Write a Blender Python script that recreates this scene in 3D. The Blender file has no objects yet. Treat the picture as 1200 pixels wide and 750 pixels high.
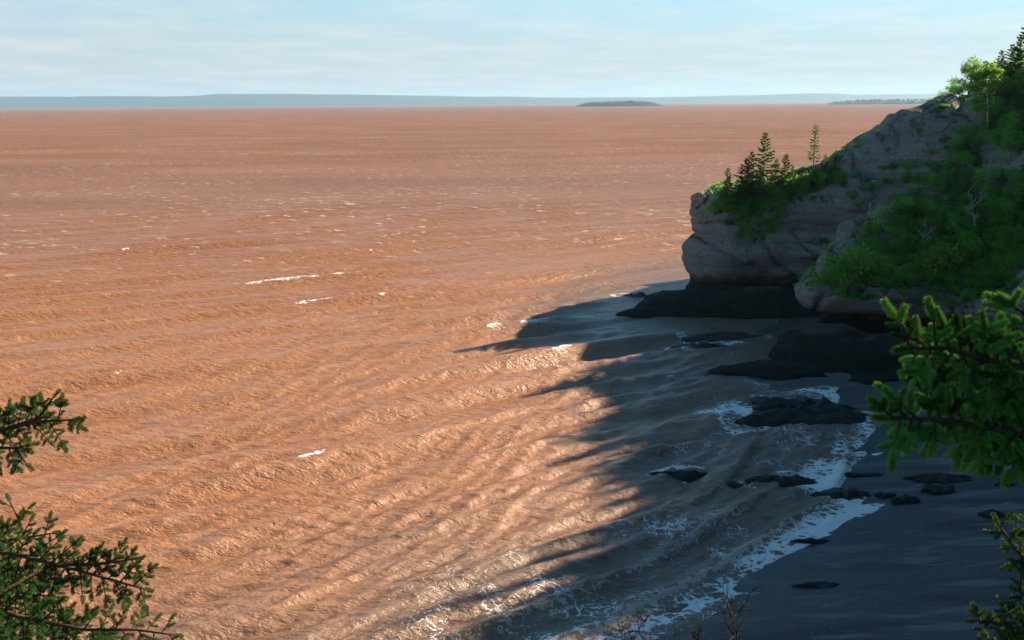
import bpy, math, random
import numpy as np
from mathutils import Vector, Matrix
from mathutils.bvhtree import BVHTree

random.seed(7)
RNG = np.random.default_rng(11)
SC = bpy.context.scene
COL = SC.collection

# ------------------------------------------------------------------ camera
H = 40.0                                  # eye height above the water, metres
FPX, PITCH, ROLL = 1039.0, math.radians(13.74), math.radians(-0.40)
cR = Vector((1, 0, 0))
cF = Vector((0, math.cos(PITCH), -math.sin(PITCH)))
cU = Vector((0, math.sin(PITCH), math.cos(PITCH)))
cX = cR * math.cos(ROLL) + cU * math.sin(ROLL)
cY = -cR * math.sin(ROLL) + cU * math.cos(ROLL)
EYE = Vector((0, 0, H))
cam = bpy.data.cameras.new("camera")
camo = bpy.data.objects.new("camera", cam)
COL.objects.link(camo)
m = Matrix.Identity(4)
for i, ax in enumerate((cX, cY, -cF)):
    for j in range(3):
        m[j][i] = ax[j]
m.translation = EYE
camo.matrix_world = m
cam.sensor_width = 36.0
cam.lens = 36.0 * FPX / 1200.0
cam.clip_start = 0.05
cam.clip_end = 200000.0
cam.dof.use_dof = True
cam.dof.focus_distance = 120.0
cam.dof.aperture_fstop = 11.0
SC.camera = camo

# ------------------------------------------------------------------ light
SUN_AZ, SUN_EL = math.radians(30), math.radians(26.5)   # azimuth from +X towards +Y
SUN_DIR = Vector((math.cos(SUN_EL) * math.cos(SUN_AZ), math.cos(SUN_EL) * math.sin(SUN_AZ), math.sin(SUN_EL)))
W = bpy.data.worlds.new("World")
SC.world = W
W.use_nodes = True
nt = W.node_tree
nt.nodes.clear()
wo = nt.nodes.new("ShaderNodeOutputWorld")
bg = nt.nodes.new("ShaderNodeBackground")
sky = nt.nodes.new("ShaderNodeTexSky")
sky.sky_type = 'NISHITA'
sky.sun_disc = False
sky.sun_elevation = SUN_EL
sky.sun_rotation = math.pi / 2 - SUN_AZ
sky.air_density = 0.9
sky.dust_density = 0.0
sky.ozone_density = 3.5
sky.altitude = 0
bg.inputs[1].default_value = 0.054
# thin high cloud, the same all round the sky
geo = nt.nodes.new("ShaderNodeTexCoord")
sep = nt.nodes.new("ShaderNodeSeparateXYZ")
nt.links.new(geo.outputs['Generated'], sep.inputs[0])
den = nt.nodes.new("ShaderNodeMath"); den.operation = 'ADD'; den.inputs[1].default_value = 0.06
ab = nt.nodes.new("ShaderNodeMath"); ab.operation = 'ABSOLUTE'
nt.links.new(sep.outputs[2], ab.inputs[0]); nt.links.new(ab.outputs[0], den.inputs[0])
dx = nt.nodes.new("ShaderNodeMath"); dx.operation = 'DIVIDE'
dy = nt.nodes.new("ShaderNodeMath"); dy.operation = 'DIVIDE'
nt.links.new(sep.outputs[0], dx.inputs[0]); nt.links.new(den.outputs[0], dx.inputs[1])
nt.links.new(sep.outputs[1], dy.inputs[0]); nt.links.new(den.outputs[0], dy.inputs[1])
cmb = nt.nodes.new("ShaderNodeCombineXYZ")
nt.links.new(dx.outputs[0], cmb.inputs[0]); nt.links.new(dy.outputs[0], cmb.inputs[1])
cn = nt.nodes.new("ShaderNodeTexNoise")
cn.inputs['Scale'].default_value = 0.55; cn.inputs['Detail'].default_value = 7; cn.inputs['Roughness'].default_value = 0.6
nt.links.new(cmb.outputs[0], cn.inputs['Vector'])
cr = nt.nodes.new("ShaderNodeMapRange")
cr.inputs[1].default_value = 0.3; cr.inputs[2].default_value = 0.8; cr.inputs[3].default_value = 0.86; cr.inputs[4].default_value = 1.0
nt.links.new(cn.outputs['Fac'], cr.inputs[0])
cm = nt.nodes.new("ShaderNodeMix"); cm.data_type = 'RGBA'
ve = nt.nodes.new("ShaderNodeMapRange"); ve.interpolation_type = 'SMOOTHSTEP'      # the veil thins overhead, where the path through it is short
ve.inputs[1].default_value = 0.02; ve.inputs[2].default_value = 0.23; ve.inputs[3].default_value = 1.0; ve.inputs[4].default_value = 0.02
nt.links.new(ab.outputs[0], ve.inputs[0])
vm = nt.nodes.new("ShaderNodeMath"); vm.operation = 'MULTIPLY'
nt.links.new(cr.outputs[0], vm.inputs[0]); nt.links.new(ve.outputs[0], vm.inputs[1]); nt.links.new(vm.outputs[0], cm.inputs[0])
nt.links.new(sky.outputs[0], cm.inputs[6])
cn2 = nt.nodes.new("ShaderNodeTexNoise"); cn2.inputs['Scale'].default_value = 1.1; cn2.inputs['Detail'].default_value = 6; cn2.inputs['Roughness'].default_value = 0.6
nt.links.new(cmb.outputs[0], cn2.inputs['Vector'])
cr2 = nt.nodes.new("ShaderNodeMapRange"); cr2.inputs[1].default_value = 0.42; cr2.inputs[2].default_value = 0.66
nt.links.new(cn2.outputs['Fac'], cr2.inputs[0])
cm2 = nt.nodes.new("ShaderNodeMix"); cm2.data_type = 'RGBA'; nt.links.new(cr2.outputs[0], cm2.inputs[0])
cm2.inputs[6].default_value = (5.3, 3.75, 4.35, 1); cm2.inputs[7].default_value = (6.7, 4.25, 4.6, 1)
nt.links.new(cm2.outputs[2], cm.inputs[7])
wb_ = nt.nodes.new("ShaderNodeMix"); wb_.data_type = 'RGBA'; wb_.blend_type = 'MULTIPLY'; wb_.inputs[0].default_value = 1.0
nt.links.new(cm.outputs[2], wb_.inputs[6]); wb_.inputs[7].default_value = (0.66, 1.03, 0.97, 1)   # cool white balance
nt.links.new(wb_.outputs[2], bg.inputs[0])
nt.links.new(bg.outputs[0], wo.inputs[0])

sl = bpy.data.lights.new("sun", 'SUN')
sl.energy = 5.0
sl.angle = math.radians(0.53)
sl.color = (1.0, 0.78, 0.57)
slo = bpy.data.objects.new("sun", sl)
COL.objects.link(slo)
slo.rotation_euler = (-SUN_DIR).to_track_quat('-Z', 'Y').to_euler()

SC.view_settings.view_transform = 'Standard'
SC.view_settings.look = 'None'
SC.view_settings.gamma = 1
SC.view_settings.use_curve_mapping = False
SC.view_settings.exposure = 1.65
SC.render.engine = 'CYCLES'
SC.cycles.use_denoising = True
SC.cycles.max_bounces = 6
SC.cycles.transparent_max_bounces = 6
SC.cycles.volume_bounces = 1

# ------------------------------------------------------------------ helpers
def ray(px, py):
    u = (px - 600) / FPX; v = -(py - 375) / FPX
    return cX * u + cY * v + cF
def G(px, py, z=0.0):
    r = ray(px, py); t = (z - H) / r.z
    return EYE + r * t
def atY(px, py, Y):
    r = ray(px, py)
    return EYE + r * (Y / r.y)
def atD(px, py, d):
    return EYE + ray(px, py) * d

def tag(o, label=None, cat=None, group=None, kind=None):
    if label: o["label"] = label
    if cat: o["category"] = cat
    if group: o["group"] = group
    if kind: o["kind"] = kind
    return o
def mesh_np(name, V, F, mat=None, smooth=True, T=None):
    """V (n,3); F (m,4) quads; T (k,3) triangles"""
    V = np.asarray(V, dtype=np.float32)
    me = bpy.data.meshes.new(name)
    loops = []; starts = []; tot = 0
    for A in (F, T):
        if A is None or len(A) == 0: continue
        A = np.asarray(A, dtype=np.int32); k = A.shape[1]
        loops.append(A.ravel()); starts.append(tot + np.arange(len(A)) * k); tot += A.size
    loops = np.concatenate(loops).astype(np.int32); starts = np.concatenate(starts).astype(np.int32)
    me.vertices.add(len(V)); me.vertices.foreach_set("co", V.ravel())
    me.loops.add(len(loops)); me.loops.foreach_set("vertex_index", loops)
    me.polygons.add(len(starts)); me.polygons.foreach_set("loop_start", starts)
    me.update(calc_edges=True)
    if smooth: me.polygons.foreach_set("use_smooth", np.ones(len(starts), dtype=bool))
    if mat: me.materials.append(mat)
    return me
def obj(name, me, parent=None, loc=None):
    o = bpy.data.objects.new(name, me)
    COL.objects.link(o)
    if parent: o.parent = parent
    if loc is not None: o.location = loc
    return o

# --- value noise on a lattice, vectorised
TAB = RNG.random((64, 64, 64)).astype(np.float32) * 2 - 1
def vnoise(x, y, z):
    xi = np.floor(x).astype(np.int32); yi = np.floor(y).astype(np.int32); zi = np.floor(z).astype(np.int32)
    fx = (x - xi).astype(np.float32); fy = (y - yi).astype(np.float32); fz = (z - zi).astype(np.float32)
    fx = fx * fx * (3 - 2 * fx); fy = fy * fy * (3 - 2 * fy); fz = fz * fz * (3 - 2 * fz)
    a, b = xi & 63, (xi + 1) & 63; c, d = yi & 63, (yi + 1) & 63; e, f = zi & 63, (zi + 1) & 63
    def lx(j, k): return TAB[a, j, k] * (1 - fx) + TAB[b, j, k] * fx
    return (lx(c, e) * (1 - fy) + lx(d, e) * fy) * (1 - fz) + (lx(c, f) * (1 - fy) + lx(d, f) * fy) * fz
def n2(x, y, s, o=0.0):
    x = np.asarray(x); y = np.asarray(y)
    return vnoise(x / s + o, y / s + o * 1.7, np.zeros(x.shape) + o * 0.37)
def sstep(a, b, x):
    t = np.clip((x - a) / (b - a), 0, 1); return t * t * (3 - 2 * t)
def poly_sdf(X, Y, P):
    """signed distance to a closed polygon, negative inside"""
    P = np.asarray(P, dtype=np.float64); n = len(P)
    d = np.full(X.shape, 1e18); inside = np.zeros(X.shape, dtype=bool)
    for i in range(n):
        x0, y0 = P[i]; x1, y1 = P[(i + 1) % n]
        ex, ey = x1 - x0, y1 - y0
        t = np.clip(((X - x0) * ex + (Y - y0) * ey) / (ex * ex + ey * ey + 1e-12), 0, 1)
        d = np.minimum(d, (X - x0 - t * ex) ** 2 + (Y - y0 - t * ey) ** 2)
        if y0 != y1:
            c = ((y0 > Y) != (y1 > Y)) & (X < (x1 - x0) * (Y - y0) / (y1 - y0) + x0)
            inside ^= c
    d = np.sqrt(d)
    return np.where(inside, -d, d)
def smooth_poly(P, k=2):
    P = np.asarray(P, dtype=np.float64)
    for _ in range(k):
        Q = np.roll(P, -1, axis=0)
        P = np.stack([P * 0.75 + Q * 0.25, P * 0.25 + Q * 0.75], axis=1).reshape(-1, 2)
    return P

# ------------------------------------------------------------------ materials
class NT:
    def __init__(s, name):
        s.m = bpy.data.materials.new(name); s.m.use_nodes = True
        s.t = s.m.node_tree; s.t.nodes.clear()
        s.out = s.t.nodes.new("ShaderNodeOutputMaterial")
    def n(s, typ, **kw):
        nd = s.t.nodes.new("ShaderNode" + typ)
        for k, v in kw.items(): setattr(nd, k, v)
        return nd
    def l(s, a, b): s.t.links.new(a, b)
    def val(s, sock, v):
        if hasattr(v, 'is_linked'): s.l(v, sock)
        else: sock.default_value = v
    def math(s, op, a, b=0.0, clamp=False):
        nd = s.n("Math", operation=op, use_clamp=clamp); s.val(nd.inputs[0], a); s.val(nd.inputs[1], b); return nd.outputs[0]
    def mix(s, f, a, b):
        nd = s.n("Mix", data_type='RGBA'); s.val(nd.inputs[0], f); s.val(nd.inputs[6], a); s.val(nd.inputs[7], b); return nd.outputs[2]
    def mapr(s, v, a, b, c=0.0, d=1.0):
        nd = s.n("MapRange", interpolation_type='SMOOTHSTEP'); s.val(nd.inputs[0], v)
        for i, q in enumerate((a, b, c, d)): nd.inputs[i + 1].default_value = q
        return nd.outputs[0]
    def noise(s, vec, scale, detail=4, rough=0.55):
        nd = s.n("TexNoise"); nd.inputs['Scale'].default_value = scale; nd.inputs['Detail'].default_value = detail
        nd.inputs['Roughness'].default_value = rough
        if vec is not None: s.l(vec, nd.inputs['Vector'])
        return nd.outputs['Fac']
    def mapping(s, vec, scale=(1, 1, 1), rot=(0, 0, 0)):
        nd = s.n("Mapping"); nd.inputs['Scale'].default_value = scale; nd.inputs['Rotation'].default_value = rot
        s.l(vec, nd.inputs['Vector']); return nd.outputs[0]
    def bump(s, h, strength, dist, normal=None):
        nd = s.n("Bump"); nd.inputs['Strength'].default_value = strength; nd.inputs['Distance'].default_value = dist
        s.l(h, nd.inputs['Height'])
        if normal is not None: s.l(normal, nd.inputs['Normal'])
        return nd.outputs[0]
    def bsdf(s, col, rough=0.8, ior=1.45, spec=0.5, normal=None):
        nd = s.n("BsdfPrincipled"); s.val(nd.inputs['Base Color'], col); s.val(nd.inputs['Roughness'], rough)
        nd.inputs['IOR'].default_value = ior; s.val(nd.inputs['Specular IOR Level'], spec)
        if normal is not None: s.l(normal, nd.inputs['Normal'])
        return nd.outputs[0]
    def done(s, sh): s.l(sh, s.out.inputs[0]); return s.m

def rgb(r, g, b): return (r, g, b, 1)

def mat_rock():
    a = NT("sandstone_cliff")
    P = a.n("NewGeometry").outputs['Position']; N = a.n("NewGeometry").outputs['Normal']
    sp = a.n("SeparateXYZ"); a.l(P, sp.inputs[0]); z = sp.outputs[2]
    sn = a.n("SeparateXYZ"); a.l(N, sn.inputs[0]); nz = sn.outputs[2]
    st = a.mapping(P, (0.05, 0.05, 0.9), (0.10, -0.06, 0))
    strata = a.noise(st, 1.0, 6, 0.65)
    big = a.noise(P, 0.16, 5, 0.6)
    fine = a.noise(P, 2.2, 6, 0.65)
    c = a.mix(a.mapr(strata, 0.35, 0.65), rgb(0.170, 0.148, 0.136), rgb(0.265, 0.232, 0.212))
    c = a.mix(a.mapr(big, 0.4, 0.68), c, rgb(0.25, 0.222, 0.203))
    c = a.mix(a.mapr(fine, 0.35, 0.75, 0.0, 0.5), c, rgb(0.085, 0.07, 0.06))
    # lichen and moss streaks
    moss = a.noise(P, 0.30, 5, 0.6)
    mf = a.math('MULTIPLY', a.mapr(moss, 0.56, 0.66), a.mapr(nz, 0.02, 0.45))
    c = a.mix(mf, c, rgb(0.045, 0.085, 0.022))
    # turf on the gentle ground
    tf = a.math('ADD', nz, a.math('MULTIPLY', a.math('SUBTRACT', a.noise(P, 0.5, 4), 0.5), 0.9))
    sx = a.math('GREATER_THAN', z, 8.0)
    turf = a.mix(a.noise(P, 1.2, 4), rgb(0.030, 0.055, 0.016), rgb(0.06, 0.11, 0.028))
    c = a.mix(a.math('MULTIPLY', a.mapr(tf, 0.80, 0.95), sx), c, turf)
    # weed below the high water mark
    wl = a.math('ADD', z, a.math('MULTIPLY', a.math('SUBTRACT', a.noise(P, 0.35, 4), 0.5), 2.6))
    weed = a.mix(a.noise(P, 1.4, 5), rgb(0.006, 0.008, 0.005), rgb(0.017, 0.020, 0.011))
    red = a.mapr(wl, 4.3, 5.3)
    c2 = a.mix(a.mapr(wl, 5.2, 6.2), rgb(0.10, 0.055, 0.04), c)
    c = a.mix(red, weed, c2)
    dn = a.n("TexNoise"); dn.inputs['Scale'].default_value = 0.25; dn.inputs['Detail'].default_value = 4; a.l(P, dn.inputs['Vector'])
    ds = a.n("VectorMath", operation='SCALE'); a.l(dn.outputs['Color'], ds.inputs[0]); ds.inputs['Scale'].default_value = 5.0
    da = a.n("VectorMath", operation='ADD'); a.l(P, da.inputs[0]); a.l(ds.outputs[0], da.inputs[1])
    vc = a.n("TexVoronoi", feature='DISTANCE_TO_EDGE'); vc.inputs['Scale'].default_value = 0.12; a.l(a.mapping(da.outputs[0], (1, 1, 1.9), (0.3, 0.2, 0)), vc.inputs['Vector'])
    crk = a.math('MAXIMUM', a.mapr(vc.outputs['Distance'], 0.0, 0.022), a.mapr(a.noise(P, 0.12, 3), 0.46, 0.56))          # open joints between the blocks
    c = a.mix(a.math('MULTIPLY', a.math('SUBTRACT', 1.0, crk), 0.45), c, rgb(0.05, 0.042, 0.036))
    b1 = a.bump(crk, 0.7, 0.35, a.bump(strata, 0.45, 0.4))
    b2 = a.bump(fine, 1.0, 0.34, b1)
    b3 = a.bump(a.noise(P, 7.0, 4), 0.6, 0.06, b2)
    return a.done(a.bsdf(c, 0.88, spec=0.25, normal=b3))
def mat_weed_rock():
    a = NT("weedy_rock")
    P = a.n("NewGeometry").outputs['Position']
    n1 = a.noise(P, 1.6, 6, 0.7); n3 = a.noise(P, 6.0, 5, 0.7)
    c = a.mix(n1, rgb(0.006, 0.008, 0.005), rgb(0.020, 0.024, 0.013))
    c = a.mix(a.mapr(a.noise(P, 0.5, 3), 0.66, 0.74, 0, 0.8), c, rgb(0.13, 0.105, 0.085))
    b = a.bump(n3, 1.0, 0.22, a.bump(n1, 1.0, 0.5))
    return a.done(a.bsdf(c, 0.42, spec=0.5, normal=b))
def mat_beach():
    a = NT("wet_shingle")
    P = a.n("NewGeometry").outputs['Position']
    sp = a.n("SeparateXYZ"); a.l(P, sp.inputs[0]); z = sp.outputs[2]
    band = a.noise(a.mapping(P, (0.06, 0.35, 1), (0, 0, math.radians(-10))), 1.0, 5, 0.6)
    grit = a.noise(P, 5.0, 5, 0.75)
    c = a.mix(grit, rgb(0.022, 0.021, 0.020), rgb(0.215, 0.195, 0.185))
    c = a.mix(a.mapr(band, 0.42, 0.62, 0, 0.75), c, rgb(0.058, 0.054, 0.052))
    c = a.mix(a.mapr(a.noise(a.mapping(P, (0.10, 0.55, 1), (0, 0, math.radians(8))), 1.0, 4, 0.6), 0.52, 0.64, 0, 0.8), c, rgb(0.21, 0.19, 0.18))
    v = a.n("TexVoronoi"); v.inputs['Scale'].default_value = 1.7; a.l(P, v.inputs['Vector'])
    st = a.mapr(v.outputs['Distance'], 0.10, 0.18, 1.0, 0.0)
    pick = a.mapr(v.outputs['Color'], 0.62, 0.65)
    c = a.mix(a.math('MULTIPLY', st, pick), c, rgb(0.22, 0.19, 0.17))
    wet = a.mapr(a.math('ADD', z, a.math('MULTIPLY', band, 0.5)), 0.25, 1.1, 0.0, 1.0)
    c = a.mix(wet, a.mix(0.45, c, rgb(0.02, 0.016, 0.014)), c)
    r = a.n("MapRange"); a.l(wet, r.inputs[0]); r.inputs[3].default_value = 0.42; r.inputs[4].default_value = 0.85
    rr = a.math('ADD', r.outputs[0], a.math('MULTIPLY', a.math('SUBTRACT', band, 0.5), -0.5))
    b = a.bump(grit, 0.8, 0.10)
    return a.done(a.bsdf(c, rr, spec=0.4, normal=b))
def mat_sea():
    a = NT("silty_sea")
    P = a.n("NewGeometry").outputs['Position']
    foam = a.n("Attribute", attribute_name="foam").outputs['Fac']
    churn = a.n("Attribute", attribute_name="churn").outputs['Fac']
    near = a.n("Attribute", attribute_name="near").outputs['Fac']
    rot = (0, 0, math.radians(-29))
    silt = a.noise(a.mapping(P, (0.004, 0.012, 1)), 1.0, 5, 0.55)
    silt2 = a.noise(a.mapping(P, (0.05, 0.11, 1), rot), 1.0, 4, 0.6)
    c = a.mix(a.mapr(silt, 0.3, 0.7), rgb(0.268, 0.124, 0.056), rgb(0.305, 0.150, 0.072))
    c = a.mix(a.mapr(silt2, 0.35, 0.7, 0, 0.45), c, rgb(0.325, 0.166, 0.076))
    shore_shade = a.n('Attribute', attribute_name='shallow').outputs['Fac']
    c = a.mix(a.math('MULTIPLY', shore_shade, 0.72), c, rgb(0.120, 0.094, 0.074))      # shade painted into the water along the shore: darker, greyer, less brown
    c = a.mix(churn, c, rgb(0.22, 0.165, 0.115))
    far_shade = a.n('Attribute', attribute_name='far').outputs['Fac']
    c = a.mix(a.mapr(far_shade, 0.15, 0.75), c, a.mix(a.mapr(silt, 0.35, 0.65), rgb(0.172, 0.087, 0.049), rgb(0.215, 0.112, 0.067)))   # painted darker offshore, for wave faces turned from the sun
    # lacy foam: it survives along the cell edges first
    wob = a.n("TexNoise"); wob.inputs['Scale'].default_value = 0.9; wob.inputs['Detail'].default_value = 3; a.l(P, wob.inputs['Vector'])
    add = a.n("VectorMath", operation='ADD'); a.l(P, add.inputs[0])
    sc = a.n("VectorMath", operation='SCALE'); a.l(wob.outputs['Color'], sc.inputs[0]); sc.inputs['Scale'].default_value = 1.4
    a.l(sc.outputs[0], add.inputs[1])
    v1 = a.n("TexVoronoi", feature='DISTANCE_TO_EDGE'); v1.inputs['Scale'].default_value = 1.05; a.l(a.mapping(add.outputs[0], (0.75, 1.15, 1), rot), v1.inputs['Vector'])
    v2 = a.n("TexVoronoi", feature='DISTANCE_TO_EDGE'); v2.inputs['Scale'].default_value = 3.0; a.l(add.outputs[0], v2.inputs['Vector'])
    lace = a.math('ADD', a.math('MULTIPLY', v1.outputs['Distance'], 1.3), a.math('MULTIPLY', v2.outputs['Distance'], 0.7))
    lace = a.math('ADD', lace, a.math('MULTIPLY', a.noise(P, 2.5, 5, 0.7), 0.55))
    ff = a.mapr(a.math('SUBTRACT', foam, lace), -0.06, 0.10)
    # scattered whitecaps and glints of broken water far out
    wc = a.noise(a.mapping(P, (0.17, 0.55, 1), rot), 1.0, 3, 0.6)
    wc2 = a.noise(a.mapping(P, (0.012, 0.02, 1), rot), 1.0, 2, 0.5)
    cap = a.math('MULTIPLY', a.mapr(a.math('ADD', wc, a.math('MULTIPLY', wc2, 0.25)), 0.765, 0.81), a.math('SUBTRACT', 1.0, near))
    ff = a.math('MAXIMUM', ff, a.math('MULTIPLY', cap, 0.6))
    fcol = a.mix(churn, rgb(0.86, 0.85, 0.82), rgb(0.50, 0.40, 0.29))
    c = a.mix(ff, c, fcol)
    h1 = a.noise(a.mapping(P, (0.7, 2.0, 1), rot), 1.0, 6, 0.62)
    h2 = a.noise(a.mapping(P, (2.2, 5.5, 1), (0, 0, math.radians(-38))), 1.0, 4, 0.6)
    h3 = a.math('MULTIPLY', a.noise(a.mapping(P, (0.09, 0.22, 1), rot), 1.0, 4, 0.6), a.math('SUBTRACT', 2.2, a.math('MULTIPLY', near, 1.7)))
    b = a.bump(h3, 0.6, 0.8)
    b = a.bump(a.noise(a.mapping(P, (0.30, 0.95, 1), (0, 0, math.radians(-33))), 1.0, 3, 0.5), 0.9, 0.32, b)
    b = a.bump(h1, 0.9, 0.42, b)
    b = a.bump(h2, 0.9, 0.13, b)
    b = a.bump(ff, 0.5, 0.05, b)
    r = a.n("MapRange"); a.l(ff, r.inputs[0]); r.inputs[3].default_value = 0.30; r.inputs[4].default_value = 0.8
    far = a.n("Attribute", attribute_name="far").outputs['Fac']
    wet = a.bsdf(c, r.outputs[0], ior=1.45, spec=0.6, normal=b)
    rough = a.bsdf(c, 0.9, ior=1.33, spec=0.0, normal=b)      # unresolved chop: facets hide the mirror of the low sky
    ms = a.n("MixShader"); a.l(far, ms.inputs[0]); a.l(wet, ms.inputs[1]); a.l(rough, ms.inputs[2])
    return a.done(ms.outputs[0])
def mat_leaf(name, c0, c1, trans=0.35, tcol=None, scale=0.8):
    a = NT(name)
    oi = a.n("ObjectInfo")
    P = a.n("NewGeometry").outputs['Position']
    f = a.math('ADD', a.math('MULTIPLY', a.noise(P, scale, 3), 0.75), a.math('MULTIPLY', oi.outputs['Random'], 0.45))
    c = a.mix(a.mapr(f, 0.3, 0.85), c0, c1)
    tc = a.mix(0.6, c, tcol) if tcol else c
    d = a.bsdf(c, 0.55, spec=0.25)
    t = a.n("BsdfTranslucent"); a.l(tc, t.inputs[0])
    ms = a.n("MixShader"); ms.inputs[0].default_value = trans
    a.l(d, ms.inputs[1]); a.l(t.outputs[0], ms.inputs[2])
    return a.done(ms.outputs[0])
def mat_bark(name, c0, c1, sc=6.0):
    a = NT(name)
    P = a.n("TexCoord").outputs['Object']
    n = a.noise(a.mapping(P, (1, 1, 0.3)), sc, 5, 0.7)
    c = a.mix(a.mapr(n, 0.35, 0.65), c0, c1)
    return a.done(a.bsdf(c, 0.9, spec=0.2, normal=a.bump(n, 0.6, 0.02)))

M = {}
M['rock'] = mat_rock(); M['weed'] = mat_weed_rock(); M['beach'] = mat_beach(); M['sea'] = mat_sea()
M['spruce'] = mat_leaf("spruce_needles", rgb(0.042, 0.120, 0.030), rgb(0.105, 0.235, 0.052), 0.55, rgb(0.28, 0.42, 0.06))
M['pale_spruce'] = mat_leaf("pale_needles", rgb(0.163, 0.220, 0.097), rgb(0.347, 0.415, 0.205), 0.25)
M['sunlit_leaf'] = mat_leaf('sunlit_leaves', rgb(0.163, 0.285, 0.086), rgb(0.306, 0.441, 0.162), 0.35)  # paleness stands in for sunlight on the shrub
M['leaf'] = mat_leaf("shrub_leaves", rgb(0.070, 0.230, 0.040), rgb(0.150, 0.400, 0.065), 0.50, rgb(0.32, 0.58, 0.06))
M['bright_leaf'] = mat_leaf("bright_leaves", rgb(0.075, 0.241, 0.030), rgb(0.143, 0.365, 0.049), 0.45, rgb(0.312, 0.494, 0.065))
M['yellow_leaf'] = mat_leaf("yellowish_leaves", rgb(0.095, 0.212, 0.025), rgb(0.190, 0.302, 0.040), 0.38)
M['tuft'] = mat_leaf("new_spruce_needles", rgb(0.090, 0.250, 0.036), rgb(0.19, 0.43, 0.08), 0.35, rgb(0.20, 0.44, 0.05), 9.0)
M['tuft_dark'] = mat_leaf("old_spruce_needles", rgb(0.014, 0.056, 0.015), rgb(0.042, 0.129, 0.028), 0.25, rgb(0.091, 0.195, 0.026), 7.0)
M['tuft_olive'] = mat_leaf("olive_needles", rgb(0.031, 0.078, 0.013), rgb(0.087, 0.156, 0.022), 0.3, None, 7.0)
M['bark'] = mat_bark("grey_brown_bark", rgb(0.05, 0.036, 0.026), rgb(0.13, 0.10, 0.075))
M['twig_bark'] = mat_bark("twig_bark", rgb(0.045, 0.026, 0.014), rgb(0.10, 0.062, 0.035), 30.0)
M['dark_twig'] = mat_bark('dark_twig_bark', rgb(0.012, 0.010, 0.009), rgb(0.03, 0.024, 0.02), 30.0)
M['birch'] = mat_bark("birch_bark", rgb(0.26, 0.24, 0.21), rgb(0.66, 0.63, 0.58), 3.0)
M['dead'] = mat_bark("bleached_wood", rgb(0.24, 0.23, 0.21), rgb(0.46, 0.44, 0.42), 4.0)
a = NT("far_forest"); M['forest'] = a.done(a.bsdf(a.mix(a.noise(a.n("NewGeometry").outputs['Position'], 0.002, 4), rgb(0.016, 0.030, 0.018), rgb(0.03, 0.045, 0.025)), 0.9))

# ------------------------------------------------------------------ land: plan and heights
# cliff line in plan (metres), land inside
CLIFF = smooth_poly([(70, 225), (55, 204), (43, 192), (36.5, 183), (36.8, 177), (43, 173.5), (52, 174), (60, 172.5), (67, 169),
         (70, 163), (64, 158), (55, 154), (49.5, 149), (48.5, 145), (51, 141.5), (57, 140), (63, 138.5), (69, 137.5), (74.5, 134.5),
         (76.5, 128), (80, 117), (80, 104), (77, 88), (71, 70), (62, 52), (46, 33), (25, 14), (10, 4.5), (0, 1.4), (-10, 0.5), (-40, -5), (-90, -20),
         (-90, -140), (280, -140), (280, 320), (100, 320), (88, 260)], 2)
TOPS = np.array([(37.5, 180, 21.5), (41, 178, 22.8), (46, 180, 24.3), (52, 180, 25), (58.5, 180, 25.8), (65, 179, 29), (71, 179, 33.6), (77, 179, 37.6), (84, 180, 40.2), (92, 182, 40.5),
    (50, 197, 17), (65, 200, 22), (80, 206, 24), (95, 216, 25), (60, 174, 22.5), (66, 171, 25),
    (75, 167, 22), (80, 166, 27), (71.5, 162, 12), (86, 169, 33), (92, 172, 39),
    (49.5, 147, 11.2), (53, 146.5, 14), (58, 149.5, 20), (62, 152, 22.5), (57, 142, 12.2), (64, 140, 11), (63, 146, 19), (68, 154, 22), (70, 139.5, 11.5), (70, 147, 20.5), (76, 140, 15), (77, 150, 22.5), (78, 133, 13.5),
    (70, 158, 19), (80, 158, 24), (86, 140, 23), (84, 152, 27), (90, 152, 34), (97, 160, 39.5), (100, 150, 41), (97, 132, 36), (92, 120, 37), (88, 105, 38), (85, 95, 38), (80, 80, 39),
    (110, 180, 41), (122, 200, 41), (135, 150, 42), (112, 120, 42), (125, 90, 43), (95, 60, 40), (75, 45, 39.5), (55, 25, 39), (30, 5, 38.6), (8, -4, 38.4), (0, 0, 38.35), (-30, -12, 38.5),
    (-60, -100, 40), (100, -100, 42), (250, -100, 44), (250, 100, 46), (250, 300, 46), (140, 260, 40)], dtype=np.float64)
def tps_fit(P):
    n = len(P); d = np.hypot(P[:, None, 0] - P[None, :, 0], P[:, None, 1] - P[None, :, 1])
    K = d + np.eye(n) * 0.0       # biharmonic-like linear kernel: no overshoot
    A = np.zeros((n + 1, n + 1)); A[:n, :n] = -K + np.eye(n) * -0.6; A[:n, n] = 1; A[n, :n] = 1
    return np.linalg.solve(A, np.append(P[:, 2], 0))
TW = tps_fit(TOPS)
def top_h(X, Y):
    out = np.full(X.shape, TW[-1])
    for (px, py, _), w in zip(TOPS, TW[:-1]):
        out -= w * np.hypot(X - px, Y - py)
    return out

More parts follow.
